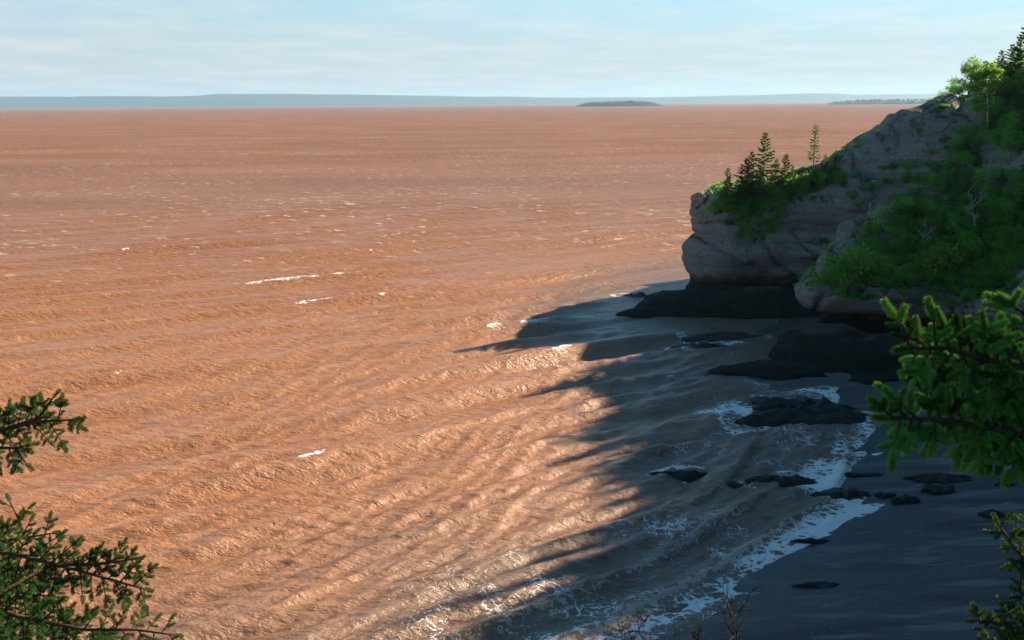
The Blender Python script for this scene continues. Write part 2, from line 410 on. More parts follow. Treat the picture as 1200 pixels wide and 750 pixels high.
# waterline in plan, land inside
SHORE = smooth_poly([(-120, 8), (-50, 26), (-20, 40), (-5, 50), (5.5, 58.2), (11.6, 62.1), (20.0, 68.0), (28.2, 75), (34.5, 82.0), (36.6, 85.0), (33.5, 87.5),
         (36.5, 91), (41.5, 95), (45, 101), (44.8, 107), (48, 113.5), (45, 118.5), (39, 122), (33, 127), (36, 131), (42, 138),
         (49, 147), (43, 150), (47, 156), (53, 161.5), (45, 164.5), (32, 165.5), (23, 167.5), (28, 176), (38, 190), (58, 216), (84, 262), (100, 330), (300, 330), (300, -150), (-120, -150)], 2)
SHORE_B = smooth_poly([(-120, 8), (-50, 26), (-20, 40), (-5, 50), (11.6, 62.1), (28.2, 75), (38, 86.5), (43.5, 97), (46.5, 109), (47, 125), (47, 150), (300, 150), (300, -150), (-120, -150)], 2)
def shore_dist(X, Y): return poly_sdf(X, Y, SHORE)     # + offshore, - inland
def beach_z(X, Y, s=None):
    if s is None: s = shore_dist(X, Y)
    z = np.where(s < 0, 3.6 * (1 - np.exp(s * 0.075 / 3.6 * 1.1)), -np.minimum(s * 0.06, 3.0))
    z = z + n2(X, Y, 2.6, 3.1) * 0.05 + n2(X, Y, 0.9, 8.1) * 0.018 + n2(X, Y, 9.0, 1.3) * 0.10 * sstep(1, 10, -s)
    return z

def land_field():
    h = 0.42
    xs = np.arange(14, 119, h, dtype=np.float32); ys = np.arange(112, 216, h, dtype=np.float32); zs = np.arange(-1.6, 44.5, h, dtype=np.float32)
    X2, Y2 = np.meshgrid(xs, ys, indexing='ij')
    d2 = poly_sdf(X2, Y2, CLIFF).astype(np.float32)
    t2 = (top_h(X2, Y2) + n2(X2, Y2, 5, 2.2) * 0.5).astype(np.float32)
    # wall profile: how far the face stands out at each height
    pz = [-2, 0, 2, 3.6, 5, 6.4, 7.6, 9.2, 11.2, 12.6, 13.6, 15, 17.5, 20, 22, 24.5, 30, 45]
    pf = [1.5, 1.0, 0.2, -0.8, -1.4, 0.2, 0.6, 1.5, 2.4, 1.5, 0.1, -0.5, 0.7, 0.6, -0.3, -1.2, -2.0, -3.0]
    pn = [2.0, 1.0, -1.0, -2.8, -3.2, 0.4, 1.4, 1.6, 0.8, -0.6, -1.4, -2.2, -3, -4, -5, -6.5, -9, -16]
    off_f = np.interp(zs, pz, pf).astype(np.float32); off_n = np.interp(zs, pz, pn).astype(np.float32)
    wn = (1 - sstep(156, 164, Y2)).astype(np.float32)
    mod = (0.75 + 0.45 * n2(X2, Y2, 9, 5.5)).astype(np.float32)
    off = ((1 - wn) * mod)[:, :, None] * off_f + wn[:, :, None] * off_n
    wall = d2[:, :, None] - off
    cap = zs[None, None, :] - t2[:, :, None]
    k = 2.2
    hh = np.clip(0.5 - 0.5 * (cap - wall) / k, 0, 1)
    F = cap * (1 - hh) + wall * hh + k * hh * (1 - hh)
    # weed-covered aprons at the foot
    X3, Y3, Z3 = xs[:, None, None], ys[None, :, None], zs[None, None, :]
    def blob(cx, cy, cz, rx, ry, rz, rot):
        c, s = math.cos(rot), math.sin(rot)
        u = ((X3 - cx) * c + (Y3 - cy) * s) / rx; v = (-(X3 - cx) * s + (Y3 - cy) * c) / ry; w = (Z3 - cz) / rz
        q = np.sqrt(u * u + v * v + w * w)
        return (q - 1) * min(rx, ry, rz) * 1.3
    for b in ((48, 171, -0.5, 18, 8.5, 4.8, 0.0), (35, 171.5, -1, 11, 6.5, 4.6, -0.15), (26, 168.2, -0.9, 7, 3.2, 2.5, 0.1), (60, 168, -0.5, 10, 6, 3.4, -0.3),
              (58, 133.5, -1, 16, 9.5, 6.0, -0.05), (50.5, 136.5, -0.5, 8.5, 8.5, 6.3, 0.75), (41, 128.5, -0.8, 11, 4.2, 2.7, -0.1), (72, 128, -1, 12, 8, 4.4, -0.3), (62, 124, -1.2, 14, 5, 3.0, 0.0)):
        e = blob(*b)
        k = 1.2
        hh = np.clip(0.5 + 0.5 * (e - F) / k, 0, 1)
        F = e * (1 - hh) + F * hh - k * hh * (1 - hh)
    idx = np.nonzero(np.abs(F) < 3.8)
    x = xs[idx[0]]; y = ys[idx[1]]; z = zs[idx[2]]
    zt = z + 0.10 * x - 0.05 * y                       # gently dipping beds
    low = sstep(2.0, 6.0, z)
    n = 1.15 * vnoise(x / 8, y / 8, z / 6) * (0.5 + 0.5 * low)
    n += 0.70 * vnoise(x / 3.6 + 9, y / 3.6, zt / 3.0) * (0.5 + 0.5 * low)
    n += 0.26 * vnoise(x / 14 + 3, y / 14, zt / 1.2) * low     # ledges
    n += (0.26 + 0.25 * (1 - low)) * vnoise(x / 1.6 + 5, y / 1.6, z / 1.2)
    cr = vnoise(x / 9 + 20, y / 9 + 4, z / 12 + 0.05 * x)
    n += 1.3 * np.exp(-(cr / 0.055) ** 2) * low
    cr = vnoise(x / 16 + 40, y / 16 + 4, zt / 5)
    n += 1.0 * np.exp(-(cr / 0.05) ** 2) * low
    F[idx] += n
    return F, (xs[0], ys[0], zs[0]), h

def surface_nets(F, org, h):
    S = F < 0
    c = np.zeros(tuple(np.array(F.shape) - 1), dtype=np.uint8)
    nx, ny, nz = c.shape
    for i in (0, 1):
        for j in (0, 1):
            for k in (0, 1):
                c += S[i:nx + i, j:ny + j, k:nz + k]
    I, J, K = np.nonzero((c > 0) & (c < 8))
    acc = np.zeros((len(I), 3)); cnt = np.zeros(len(I))
    corners = [(i, j, k) for i in (0, 1) for j in (0, 1) for k in (0, 1)]
    for a in corners:
        for ax in range(3):
            if a[ax]: continue
            b = list(a); b[ax] = 1
            fa = F[I + a[0], J + a[1], K + a[2]]; fb = F[I + b[0], J + b[1], K + b[2]]
            mm = (fa < 0) != (fb < 0)
            t = np.where(mm, fa / np.where(mm, fa - fb, 1), 0)
            p = np.tile(np.array(a, dtype=np.float64), (len(I), 1)); p[:, ax] = t
            acc += p * mm[:, None]; cnt += mm
    V = (acc / cnt[:, None] + np.stack([I, J, K], 1)) * h + np.array(org)
    idm = np.full(c.shape, -1, dtype=np.int32); idm[I, J, K] = np.arange(len(I))
    Q = []
    for ax in range(3):
        b1, b2 = [(1, 2), (2, 0), (0, 1)][ax]
        sl0 = [slice(1, -1)] * 3; sl0[ax] = slice(0, -1)
        sl1 = [slice(1, -1)] * 3; sl1[ax] = slice(1, None)
        A = S[tuple(sl0)]; B = S[tuple(sl1)]
        for flip, msk in ((False, A & ~B), (True, ~A & B)):
            p = np.stack(np.nonzero(msk), 1) + np.array([0 if q == ax else 1 for q in range(3)])
            def cell(u, v):
                q = p.copy(); q[:, b1] -= u; q[:, b2] -= v
                return idm[q[:, 0], q[:, 1], q[:, 2]]
            f = np.stack([cell(1, 1), cell(0, 1), cell(0, 0), cell(1, 0)], 1)
            if flip: f = f[:, ::-1]
            Q.append(f)
    Q = np.concatenate(Q); Q = Q[(Q >= 0).all(1)]
    return V, Q

F3, ORG, HV = land_field()
LV, LF = surface_nets(F3, ORG, HV)
del F3
land = obj("headland_cliffs", mesh_np("headland_cliffs", LV, LF, M['rock']))
tag(land, "grey brown sandstone headlands with dark weed below the tide line", kind="structure")
LAND = BVHTree.FromPolygons([tuple(v) for v in LV.tolist()], LF.tolist())
def on_land(px, py):
    r = ray(px, py).normalized()
    hit = LAND.ray_cast(EYE, r)
    return hit[0], hit[1]
def drop(x, y, z0=60):
    hit = LAND.ray_cast(Vector((x, y, z0)), Vector((0, 0, -1)))
    return hit[0], hit[1]

# the rest of the bluff: beside, under and behind the lookout
def build_bluff():
    h = 2.5
    xs = np.arange(-90, 260, h); ys = np.arange(-130, 310, h)
    X, Y = np.meshgrid(xs, ys, indexing='ij')
    d = poly_sdf(X, Y, CLIFF)
    Z = top_h(X, Y) + n2(X, Y, 12, 4) * 0.5 * sstep(6, 20, np.hypot(X, Y))
    Z = np.where(d > 0, np.maximum(Z - 3.0 * d, -3.0), Z)
    V = np.stack([X, Y, Z], -1).reshape(-1, 3)
    n, mm = X.shape
    i, j = np.meshgrid(np.arange(n - 1), np.arange(mm - 1), indexing='ij')
    q = np.stack([i * mm + j, (i + 1) * mm + j, (i + 1) * mm + j + 1, i * mm + j + 1], -1).reshape(-1, 4)
    cx = X[:-1, :-1].ravel() + h / 2; cy = Y[:-1, :-1].ravel() + h / 2
    keep = ~((cx > 14) & (cx < 117.5) & (cy > 113.5)) & ~((cy > 214) & (cx < 200)) & (V[q][:, :, 2].max(1) > -2.9)
    o = obj("bluff", mesh_np("bluff", V, q[keep], M['rock']))
    tag(o, "wooded bluff behind the beach", kind="structure")
build_bluff()

def build_beach():
    h = 0.5
    xs = np.arange(-60, 92, h); ys = np.arange(20, 176, h)
    X, Y = np.meshgrid(xs, ys, indexing='ij')
    s = shore_dist(X, Y)
    Z = beach_z(X, Y, s)
    V = np.stack([X, Y, Z], -1).reshape(-1, 3)
    n, mm = X.shape
    i, j = np.meshgrid(np.arange(n - 1), np.arange(mm - 1), indexing='ij')
    q = np.stack([i * mm + j, (i + 1) * mm + j, (i + 1) * mm + j + 1, i * mm + j + 1], -1).reshape(-1, 4)
    keep = s[:-1, :-1].ravel() < 30
    o = obj("beach", mesh_np("beach", V, q[keep], M['beach']))
    tag(o, "dark wet shingle beach below the cliffs", kind="structure")
build_beach()

# ------------------------------------------------------------------ weedy rocks along the shore
# (px box on the photograph's ground, height, label)
ROCKS = [
 ((853, 1020, 462, 500), 1.5, "broad weed covered rock ledge beside the beach at the foot of the near promontory"),
 ((806, 888, 385, 401), 0.9, "low dark ledge in the cove between the two headlands, next to the far headland's foot"),
 ((788, 848, 399, 409), 0.7, "narrow dark ledge awash in the cove mouth, seaward of a longer ledge"),
 ((728, 764, 341, 348), 0.8, "small wet brown rock off the tip of the far headland"),
 ((770, 838, 547, 563), 0.9, "outermost dark rock breaking the waves with foam around it"),
 ((832, 868, 560, 571), 0.5, "low rock awash between two larger dark rocks in the surf"),
 ((872, 962, 553, 572), 0.9, "long dark rock in the shallow surf, between the outermost rock and the beach"),
 ((952, 1026, 568, 587), 0.7, "flat weedy rock at the water's edge with foam on one side"),
 ((1026, 1050, 573, 582), 0.4, "smallest flat weedy rock on the sand beside a rounded one"),
 ((1045, 1078, 576, 590), 0.8, "rounded weedy boulder on the sand beside the water's edge"),
 ((988, 1036, 550, 558), 0.35, "thin strip of weedy rock at the edge of the foam under the spruce branch"),
 ((1060, 1140, 551, 566), 0.5, "broad patch of weedy rock on open sand under the spruce branch"),
 ((1082, 1122, 562, 579), 0.5, "stubby weedy rock touching the broad patch on open sand"),
 ((1146, 1178, 594, 606), 0.45, "weedy rock on the sand above the shrub at the cliff edge"),
 ((1168, 1190, 562, 568), 0.35, "tiny weedy rock on the sand up the beach from the broad patch"),
 ((929, 995, 677, 689), 0.35, "long low strip of dark weed lying alone on bare sand"),
 ((928, 972, 629, 636), 0.35, "thin dark ledge between two tongues of foam"),
]
ROCK_XY = []
def build_rock(box, hgt, label, k):
    x0, x1, y0, y1 = box
    c = G((x0 + x1) / 2, (y0 + y1) / 2 + 2, 0.2)
    s = float(shore_dist(np.array([c.x]), np.array([c.y]))[0])
    zb = max(-0.25, float(beach_z(np.array([c.x]), np.array([c.y]))[0]))
    c = G((x0 + x1) / 2, (y0 + y1) / 2 + 2, zb + hgt * 0.3)
    rx = (G(x1, (y0 + y1) / 2, zb).x - G(x0, (y0 + y1) / 2, zb).x) / 2
    ry = max(0.5, (G(x0, y0, zb + hgt * 0.8).y - G(x0, y1, zb).y) / 2)
    ROCK_XY.append((c.x, c.y, rx, ry, s))
    na, nr = 56, 16
    V = [(0, 0, 1.0)]
    A = np.linspace(0, 2 * np.pi, na, endpoint=False)
    rr = 1 + 0.34 * vnoise(np.cos(A) * 1.6 + k * 7.3, np.sin(A) * 1.6 + k, np.zeros(na)) + 0.10 * vnoise(np.cos(A) * 9 + k, np.sin(A) * 9, np.zeros(na)) + 0.22 * vnoise(np.cos(A) * 4 + k, np.sin(A) * 4 + k * 3, np.zeros(na))
    pts = [np.array([[0, 0, hgt * 0.75]])]
    for i in range(1, nr + 1):
        t = i / nr
        z = hgt * (1 - t ** 2.2) - 0.35 * sstep(0.85, 1, t)
        x = np.cos(A) * rr * t * rx * 1.04; y = np.sin(A) * rr * t * ry * 1.04
        zz = z + (n2(x, y, 1.3, k) * 0.35 + n2(x, y, 0.55, k + 4) * 0.3) * hgt * (1 - t ** 4) + n2(x, y, 3.2, k + 2) * 0.3 * hgt * (1 - t ** 3)
        pts.append(np.stack([x, y, zz], 1))
    V = np.concatenate(pts)
    T = [(0, 1 + j, 1 + (j + 1) % na) for j in range(na)]
    Q = [(1 + (i - 1) * na + j, 1 + i * na + j, 1 + i * na + (j + 1) % na, 1 + (i - 1) * na + (j + 1) % na) for i in range(1, nr) for j in range(na)]
    o = obj("shore_rock", mesh_np("shore_rock", V, Q, M['weed'], T=T), loc=(c.x, c.y, zb))
    tag(o, label, "rock", "weedy rocks along the shore")
for k, (b, hg, lb) in enumerate(ROCKS): build_rock(b, hg, lb, k + 1)

# ------------------------------------------------------------------ sea
def build_sea():
    dep = np.radians(np.arange(37.0, 1.3, -0.066))
    r = np.concatenate([H / np.tan(dep), H / np.tan(np.radians(1.3)) * np.power(60000 / (H / math.tan(math.radians(1.3))), np.linspace(0.02, 1, 60))])
    az = np.radians(np.arange(-46, 44.01, 0.085))           # from +Y, towards +X
    R, A = np.meshgrid(r, az, indexing='ij')
    X = R * np.sin(A); Y = R * np.cos(A)
    nr, na = R.shape
    dr = np.gradient(r)[:, None] * np.ones((1, na)); sp = np.maximum(np.abs(dr), R * 0.0015)
    s = np.full(X.shape, 400.0)
    nr_ = R < 420
    s[nr_] = shore_dist(X[nr_], Y[nr_])
    Z = np.zeros(X.shape); crest = np.zeros(X.shape)
    rg = np.random.default_rng(5)
    deep = 0.22 + 0.78 * sstep(2, 24, s)
    chop = np.zeros(X.shape)
    th0 = math.radians(-61)                                   # travel direction: to the right and shoreward
    wx = n2(X, Y, 90, 1.5) * 2.5; wy = n2(X, Y, 75, 6.5) * 2.5
    for i in range(46):
        lam = 15.0 * (0.9 / 15.0) ** (i / 45.0) * (0.92 + 0.16 * rg.random())
        spread = 0.10 if lam > 6 else (0.25 if lam > 3 else 0.45)
        th = th0 + rg.normal() * spread
        amp = 0.0165 * lam ** (1.05 if lam > 4 else 0.95)
        if 6.5 < lam < 10: amp *= 1.35
        att = sstep(2.2, 4.5, lam / sp)
        if att.max() <= 0: continue
        ph = 2 * np.pi / lam * ((X + wx) * math.cos(th) + (Y + wy) * math.sin(th)) + rg.random() * 6.28
        g = 0.55 + 0.6 * n2(X, Y, lam * 3.5, i * 1.37)
        w = np.sin(ph); w = w + 0.28 * np.cos(2 * ph) * (-1)
        if lam > 4: Z += amp * att * g * w * 1.1
        else: chop += amp * att * g * w * 1.1
    crest = Z + chop
    Z = Z * deep + chop * (0.30 + 0.95 * sstep(0.5, 7, s) - 0.25 * sstep(30, 60, s))
    # breakers that follow the shoreline
    foam = np.zeros(X.shape); churn = np.zeros(X.shape)
    nb = (s > -3) & (s < 75)
    sn, xn, yn = s[nb], X[nb], Y[nb]; snb = poly_sdf(xn, yn, SHORE_B)
    zb = np.zeros(sn.shape); fo = np.zeros(sn.shape); ch = np.zeros(sn.shape)
    for i, (s0, amp, wid, fl, segl) in enumerate(((3.6, 0.40, 0.75, 0.58, 14), (8.0, 0.55, 0.9, 0.36, 9), (14.5, 0.95, 1.3, 0.30, 16), (23.5, 0.75, 1.5, 0.10, 14), (33, 0.6, 1.7, 0.05, 18))):
        u = snb - s0 + n2(xn, yn, 17, 3.3 + i) * (0.9 + 0.08 * s0) + n2(xn, yn, 4.0, 9.1 + i) * 0.35
        m_ = 0.55 + 0.55 * n2(xn, yn, segl, 21.7 + i * 3) ; m_ = np.clip(m_ + 0.25, 0, 1.15) * sstep(108, 90, yn)
        prof = np.where(u < 0, np.exp(-(u / (wid * 0.55)) ** 2), np.exp(-(u / (wid * 1.5)) ** 2))
        zb += amp * prof * m_
        f = np.exp(-((u + wid * 0.35) / (wid * 0.5)) ** 2) * m_ * fl * 1.25
        fo = np.maximum(fo, f); ch = np.maximum(ch, np.exp(-((u + wid * 0.5) / (wid * 0.9)) ** 2) * m_ * 0.75)
    Z[nb] += zb
    # swash on the beach, streaky foam behind the breakers
    sw = sstep(8.5, 0.3, sn + n2(xn, yn, 5, 14.2) * 2.6) * 1.0
    edge = np.exp(-((sn - 0.3) / 0.7) ** 2) * 0.25
    pat = 0.60 + 0.22 * n2(xn, yn, 6.5, 2.9) + 0.22 * n2(xn, yn, 1.8, 12.9)
    beachy = sstep(128, 112, yn)
    fo = np.maximum(fo, (sw * pat + edge) * (0.35 + 0.65 * beachy))
    fo = np.maximum(fo, sstep(42, 8, sn) * (0.28 + 0.20 * n2(xn, yn, 7, 31.0) + 0.14 * n2(xn, yn, 2.0, 37.0)) * (0.75 + 0.25 * beachy))  # streaky foam, plus pale flecks painted for bright highlights on shaded ripples
    foam[nb] = fo; churn[nb] = np.clip(ch * sstep(20, 8, sn), 0, 1)
    for (cx, cy, rx, ry, ss) in ROCK_XY:
        if ss < 0.5: continue
        q = np.hypot((X - cx) / (rx + 0.5), (Y - cy) / (ry + 0.5)) + 0.35 * n2(X, Y, 3.0, cx)
        foam = np.maximum(foam, np.exp(-((q - 1.1) / 0.35) ** 2) * (0.42 + 0.30 * n2(X, Y, 1.6, 5) + 0.45 * n2(X, Y, 6.0, 15)))
    # whitecaps on the crests further out
    cz = crest / crest[R < 300].std() + 1.3 * n2(X, Y, 6, 17.3) + 0.9 * n2(X, Y, 31, 4.4) + 0.9 * n2(X, Y, 2.2, 7.4)
    lo, hi = np.percentile(cz[R < 300], (99.2, 99.85))
    wcap = sstep(lo, hi, cz) * sstep(-0.35, 0.15, n2(X, Y, 2.8, 61.0)) * sstep(8, 30, s)
    foam = np.maximum(foam, wcap * 0.62)
    pat2 = sstep(0.55, 0.95, n2(X, Y, 7.5, 44.4) + 0.35 * n2(X, Y, 2.4, 3.4)) * sstep(10, 30, s)
    foam = np.maximum(foam, pat2 * 0.38)
    foam *= sstep(900, 300, R)
    near = sstep(420, 110, R); far = 0.85 * sstep(math.log(70), math.log(1100), np.log(R))
    V = np.stack([X, Y, Z], -1).reshape(-1, 3)
    i, j = np.meshgrid(np.arange(nr - 1), np.arange(na - 1), indexing='ij')
    q = np.stack([i * na + j, i * na + j + 1, (i + 1) * na + j + 1, (i + 1) * na + j], -1).reshape(-1, 4)
    sv = s.reshape(-1)[q].min(1)
    q = q[sv > -7.0][:, ::-1]
    used = np.zeros(len(V), dtype=bool); used[q.ravel()] = True
    remap = np.cumsum(used) - 1
    me = mesh_np("sea", V[used], remap[q], M['sea'])
    for nm, arr in (("foam", foam), ("churn", churn), ("near", near), ("far", far), ("shallow", sstep(36, 9, s + n2(X, Y, 15, 71.0) * 7))):  # shallow: near-shore strip that gets the painted shade colour
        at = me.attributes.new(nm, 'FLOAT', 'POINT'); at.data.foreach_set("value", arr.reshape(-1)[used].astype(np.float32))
    o = obj("sea", me)
    tag(o, "red brown silty sea with low waves and foam", kind="structure")
build_sea()

# ------------------------------------------------------------------ far shore and islands
def build_hills():
    Y0 = 26000.0
    xs = np.linspace(-22000, 26000, 500)
    pxs = 600 + xs / Y0 * FPX
    crest_px = np.interp(pxs, [-300, 0, 120, 245, 262, 330, 420, 520, 660, 760, 870, 940, 1010, 1300, 1700], [11, 11.5, 11, 10.5, 12, 12.5, 11, 8.5, 6.0, 5.5, 7.0, 8.5, 7.0, 6.0, 6.0])
    hgt = H + crest_px / FPX * Y0 + n2(xs, xs * 0, 900, 1) * 14 + n2(xs, xs * 0, 260, 2) * 7
    rows = [(-1500, 0.0), (-1400, 0.08), (-800, 0.45), (-200, 0.9), (0, 1.0), (600, 0.8), (2500, 0.0)]
    V = []; 
    for dy, f in rows:
        V.append(np.stack([xs, np.full(xs.shape, Y0 + dy) + n2(xs, xs * 0 + dy, 2500, 3) * 300, hgt * f - 3], 1))
    n = len(xs); V = np.concatenate(V)
    Q = [(r * n + i, r * n + i + 1, (r + 1) * n + i + 1, (r + 1) * n + i) for r in range(len(rows) - 1) for i in range(n - 1)]
    tag(obj("far_hills", mesh_np("far_hills", V, Q, M['forest'])), "low wooded hills along the far shore", kind="structure")
build_hills()
def build_island(name, px0, px1, Y0, hp, seed, label):
    x0 = atY(px0, 120, Y0).x; x1 = atY(px1, 120, Y0).x
    L = (x1 - x0) / 2; cx = (x0 + x1) / 2; Wd = L * 0.35
    hgt = hp / FPX * Y0
    na, nr = 96, 8
    A = np.linspace(0, 2 * np.pi, na, endpoint=False)
    pts = [np.array([[cx, Y0, hgt * 0.8]])]
    for i in range(1, nr + 1):
        t = i / nr
        x = np.cos(A) * L * t; y = np.sin(A) * Wd * t
        z = hgt * 0.70 * (1 - t ** 5) * (0.85 + 0.32 * n2(x, y, L * 0.3, seed)) + (-5 if i == nr else 0)
        pts.append(np.stack([cx + x, Y0 + y, z], 1))
    V = np.concatenate(pts)
    T = [(0, 1 + j, 1 + (j + 1) % na) for j in range(na)]
    Q = [(1 + (i - 1) * na + j, 1 + i * na + j, 1 + i * na + (j + 1) % na, 1 + (i - 1) * na + (j + 1) % na) for i in range(1, nr) for j in range(na)]
    tag(obj("island", mesh_np("island", V, Q, M['forest'], T=T)), label, kind="structure")
    # conifer wood on it: a mass of little crowns
    rg = np.random.default_rng(seed); n = 900
    t = np.sqrt(rg.random(n)) * 0.97; a = rg.random(n) * 2 * np.pi
    bx = np.cos(a) * L * t; by = np.sin(a) * Wd * t
    bz = hgt * 0.70 * (1 - t ** 5) * (0.85 + 0.32 * n2(bx, by, L * 0.3, seed)) - 2
    hh = hgt * (0.12 + 0.34 * rg.random(n) ** 2) * (1 - 0.4 * t ** 3); rr = hh * 0.45
    VV = []; TT = []
    k = 5
    ring = np.stack([np.cos(np.arange(k) * 2 * np.pi / k), np.sin(np.arange(k) * 2 * np.pi / k)], 1)
    base = np.stack([bx + cx, by + Y0, bz], 1)
    Vr = np.concatenate([base[:, None, :] + np.concatenate([ring[None] * rr[:, None, None], np.zeros((n, k, 1))], 2), (base + np.stack([0 * hh, 0 * hh, hh], 1))[:, None, :]], 1).reshape(-1, 3)
    TT = np.concatenate([np.stack([np.arange(n) * (k + 1) + j, np.arange(n) * (k + 1) + (j + 1) % k, np.arange(n) * (k + 1) + k], 1) for j in range(k)])
    tag(obj("island_wood", mesh_np("island_wood", Vr, None, M['forest'], T=TT, smooth=False)), "dark conifer wood covering " + name, "wood", kind="stuff")
build_island("the shorter island far out at sea", 672, 778, 10000, 6.6, 3, "short wooded island far out at sea")
build_island("the long low island far out at sea", 966, 1125, 10500, 6.2, 9, "long low wooded island far out at sea behind the cliff")

# ------------------------------------------------------------------ plants: mesh builders
class MB:
    def __init__(s): s.V = []; s.Q = []; s.T = []; s.n = 0
    def add(s, V, Q=None, T=None):
        V = np.asarray(V, dtype=np.float64)
        if Q is not None and len(Q): s.Q.append(np.asarray(Q) + s.n)
        if T is not None and len(T): s.T.append(np.asarray(T) + s.n)
        s.V.append(V); s.n += len(V)
    def tube(s, pts, rad, k=6):
        pts = [Vector(p) for p in pts]
        V = []
        for i, p in enumerate(pts):
            d = (pts[min(i + 1, len(pts) - 1)] - pts[max(i - 1, 0)]).normalized()
            u = d.cross(Vector((0.31, 0.95, 0.05))).normalized(); v = d.cross(u)
            for j in range(k):
                an = 2 * math.pi * j / k
                V.append(p + (u * math.cos(an) + v * math.sin(an)) * rad[i])
        Q = [(i * k + j, i * k + (j + 1) % k, (i + 1) * k + (j + 1) % k, (i + 1) * k + j) for i in range(len(pts) - 1) for j in range(k)]
        s.add([tuple(p) for p in V], Q)
    def blades(s, C, D, Nn, L, Wd):
        """diamond leaves: root C, direction D, width axis from normal Nn"""
        C = np.asarray(C); D = np.asarray(D); D = D / (np.linalg.norm(D, axis=1, keepdims=True) + 1e-9)
        S = np.cross(D, Nn); S = S / (np.linalg.norm(S, axis=1, keepdims=True) + 1e-9)
        L = np.asarray(L)[:, None]; Wd = np.asarray(Wd)[:, None]
        P = np.stack([C, C + D * L * 0.45 + S * Wd * 0.5, C + D * L, C + D * L * 0.45 - S * Wd * 0.5], 1).reshape(-1, 3)
        s.add(P, np.arange(len(C) * 4).reshape(-1, 4))
    def mesh(s, name, mat, smooth=False):
        return mesh_np(name, np.concatenate(s.V), np.concatenate(s.Q) if s.Q else None, mat, smooth, T=np.concatenate(s.T) if s.T else None)

def rvec(rg, n): 
    v = rg.normal(size=(n, 3)); return v / np.linalg.norm(v, axis=1, keepdims=True)

def spruce_meshes(seed, h, r, bare=0.08, dens=1.0, mat='spruce', thin=1.0, bark='bark'):
    rg = np.random.default_rng(seed)
    t = MB()
    lean = rg.normal(size=2) * 0.02 * h
    tp = lambda f: np.array([lean[0] * f * f, lean[1] * f * f, h * f])
    t.tube([tuple(tp(f) - (np.array([0, 0, 0.4]) if f == 0 else 0)) for f in np.linspace(0, 1, 9)], [max(0.012 * h * (1 - f) ** 0.9, 0.012) for f in np.linspace(0, 1, 9)], 6)
    c = MB()
    nb = int(h * 8.5 * dens)
    Cc = []; Dd = []; Nn = []; Ll = []; Ww = []
    for i in range(nb):
        f = bare + (0.985 - bare) * (i + rg.random()) / nb
        an = i * 2.4 + rg.random() * 0.9
        L = r * (1 - f) ** 0.8 * (0.55 + 0.6 * rg.random()) * min(1, (f - bare) / 0.12 + 0.5) + 0.18
        if rg.random() < 0.12: L *= 0.4
        d = np.array([math.cos(an), math.sin(an), 0.0])
        rise = 0.45 * f - 0.28 + 0.1 * rg.normal()
        p0 = tp(f)
        npt = max(4, int(L / 0.22))
        pts = [p0 + d * L * q + np.array([0, 0, rise * L * q + 0.18 * L * q * q]) for q in np.linspace(0, 1, 5)]
        t.tube([tuple(p) for p in pts], [0.012 * (1 - q * 0.8) for q in np.linspace(0, 1, 5)], 3)
        side = np.array([-d[1], d[0], 0])
        m_ = int(npt * 7 * dens * thin) + 6
        q = np.sqrt(rg.random(m_)) * 1.0
        sg = rg.choice([-1.0, 1.0], m_)
        base = p0 + d * (L * q)[:, None]; base[:, 2] += rise * L * q + 0.18 * L * q * q
        dirs = d[None] * (0.7 + 0.5 * rg.random(m_))[:, None] + side[None] * (sg * (0.5 + 0.6 * rg.random(m_)))[:, None]
        dirs[:, 2] += -0.35 + 0.35 * rg.normal(size=m_)
        Cc.append(base); Dd.append(dirs)
        Ll.append((0.22 + 0.30 * rg.random(m_)) * (0.6 + 0.6 * (1 - q)) * min(1.2, 0.5 + L / 2.0)); Ww.append(0.18 + 0.20 * rg.random(m_))
        Nn.append(rvec(rg, m_) * 0.5 + np.array([0, 0, 1.0]))
    c.blades(np.concatenate(Cc), np.concatenate(Dd), np.concatenate(Nn), np.concatenate(Ll), np.concatenate(Ww))
    return t.mesh("trunk", M[bark], True), c.mesh("crown", M[mat])

def shrub_meshes(seed, r, h, mat='leaf', n=1100, leaf=0.24):
    rg = np.random.default_rng(seed)
    t = MB(); c = MB()
    Cc = []; 
    ns = 9
    for i in range(ns):
        an = rg.random() * 6.28; rr = r * (0.15 + 0.65 * rg.random()); hh = h * (0.45 + 0.5 * rg.random()) * (1 - 0.35 * (rr / r) ** 2)
        tip = np.array([math.cos(an) * rr, math.sin(an) * rr, hh])
        t.tube([(0, 0, -0.4), tuple(tip * 0.4 + [0, 0, 0.15 * hh]), tuple(tip)], [0.05, 0.035, 0.012], 4)
        m_ = n // ns
        v = rvec(rg, m_) * (rg.random(m_) ** 0.45)[:, None] * np.array([r * 0.42, r * 0.42, h * 0.27])
        Cc.append(tip - np.array([0, 0, 0.12 * h]) + v)
        # lower skirt leaves along the stem
        k = m_ // 4; q = rg.random(k)
        Cc.append(tip[None] * q[:, None] + rvec(rg, k) * r * 0.28)
    C = np.concatenate(Cc); C = C[C[:, 2] > -0.1]; k = len(C)
    D = rvec(rg, k) + C * np.array([0.5, 0.5, 0.15]) / r
    c.blades(C, D, rvec(rg, k) + np.array([0, 0, 0.7]), leaf * (0.7 + 0.7 * rg.random(k)), leaf * (0.45 + 0.4 * rg.random(k)))
    return t.mesh("stem", M['bark'], True), c.mesh("foliage", M[mat])

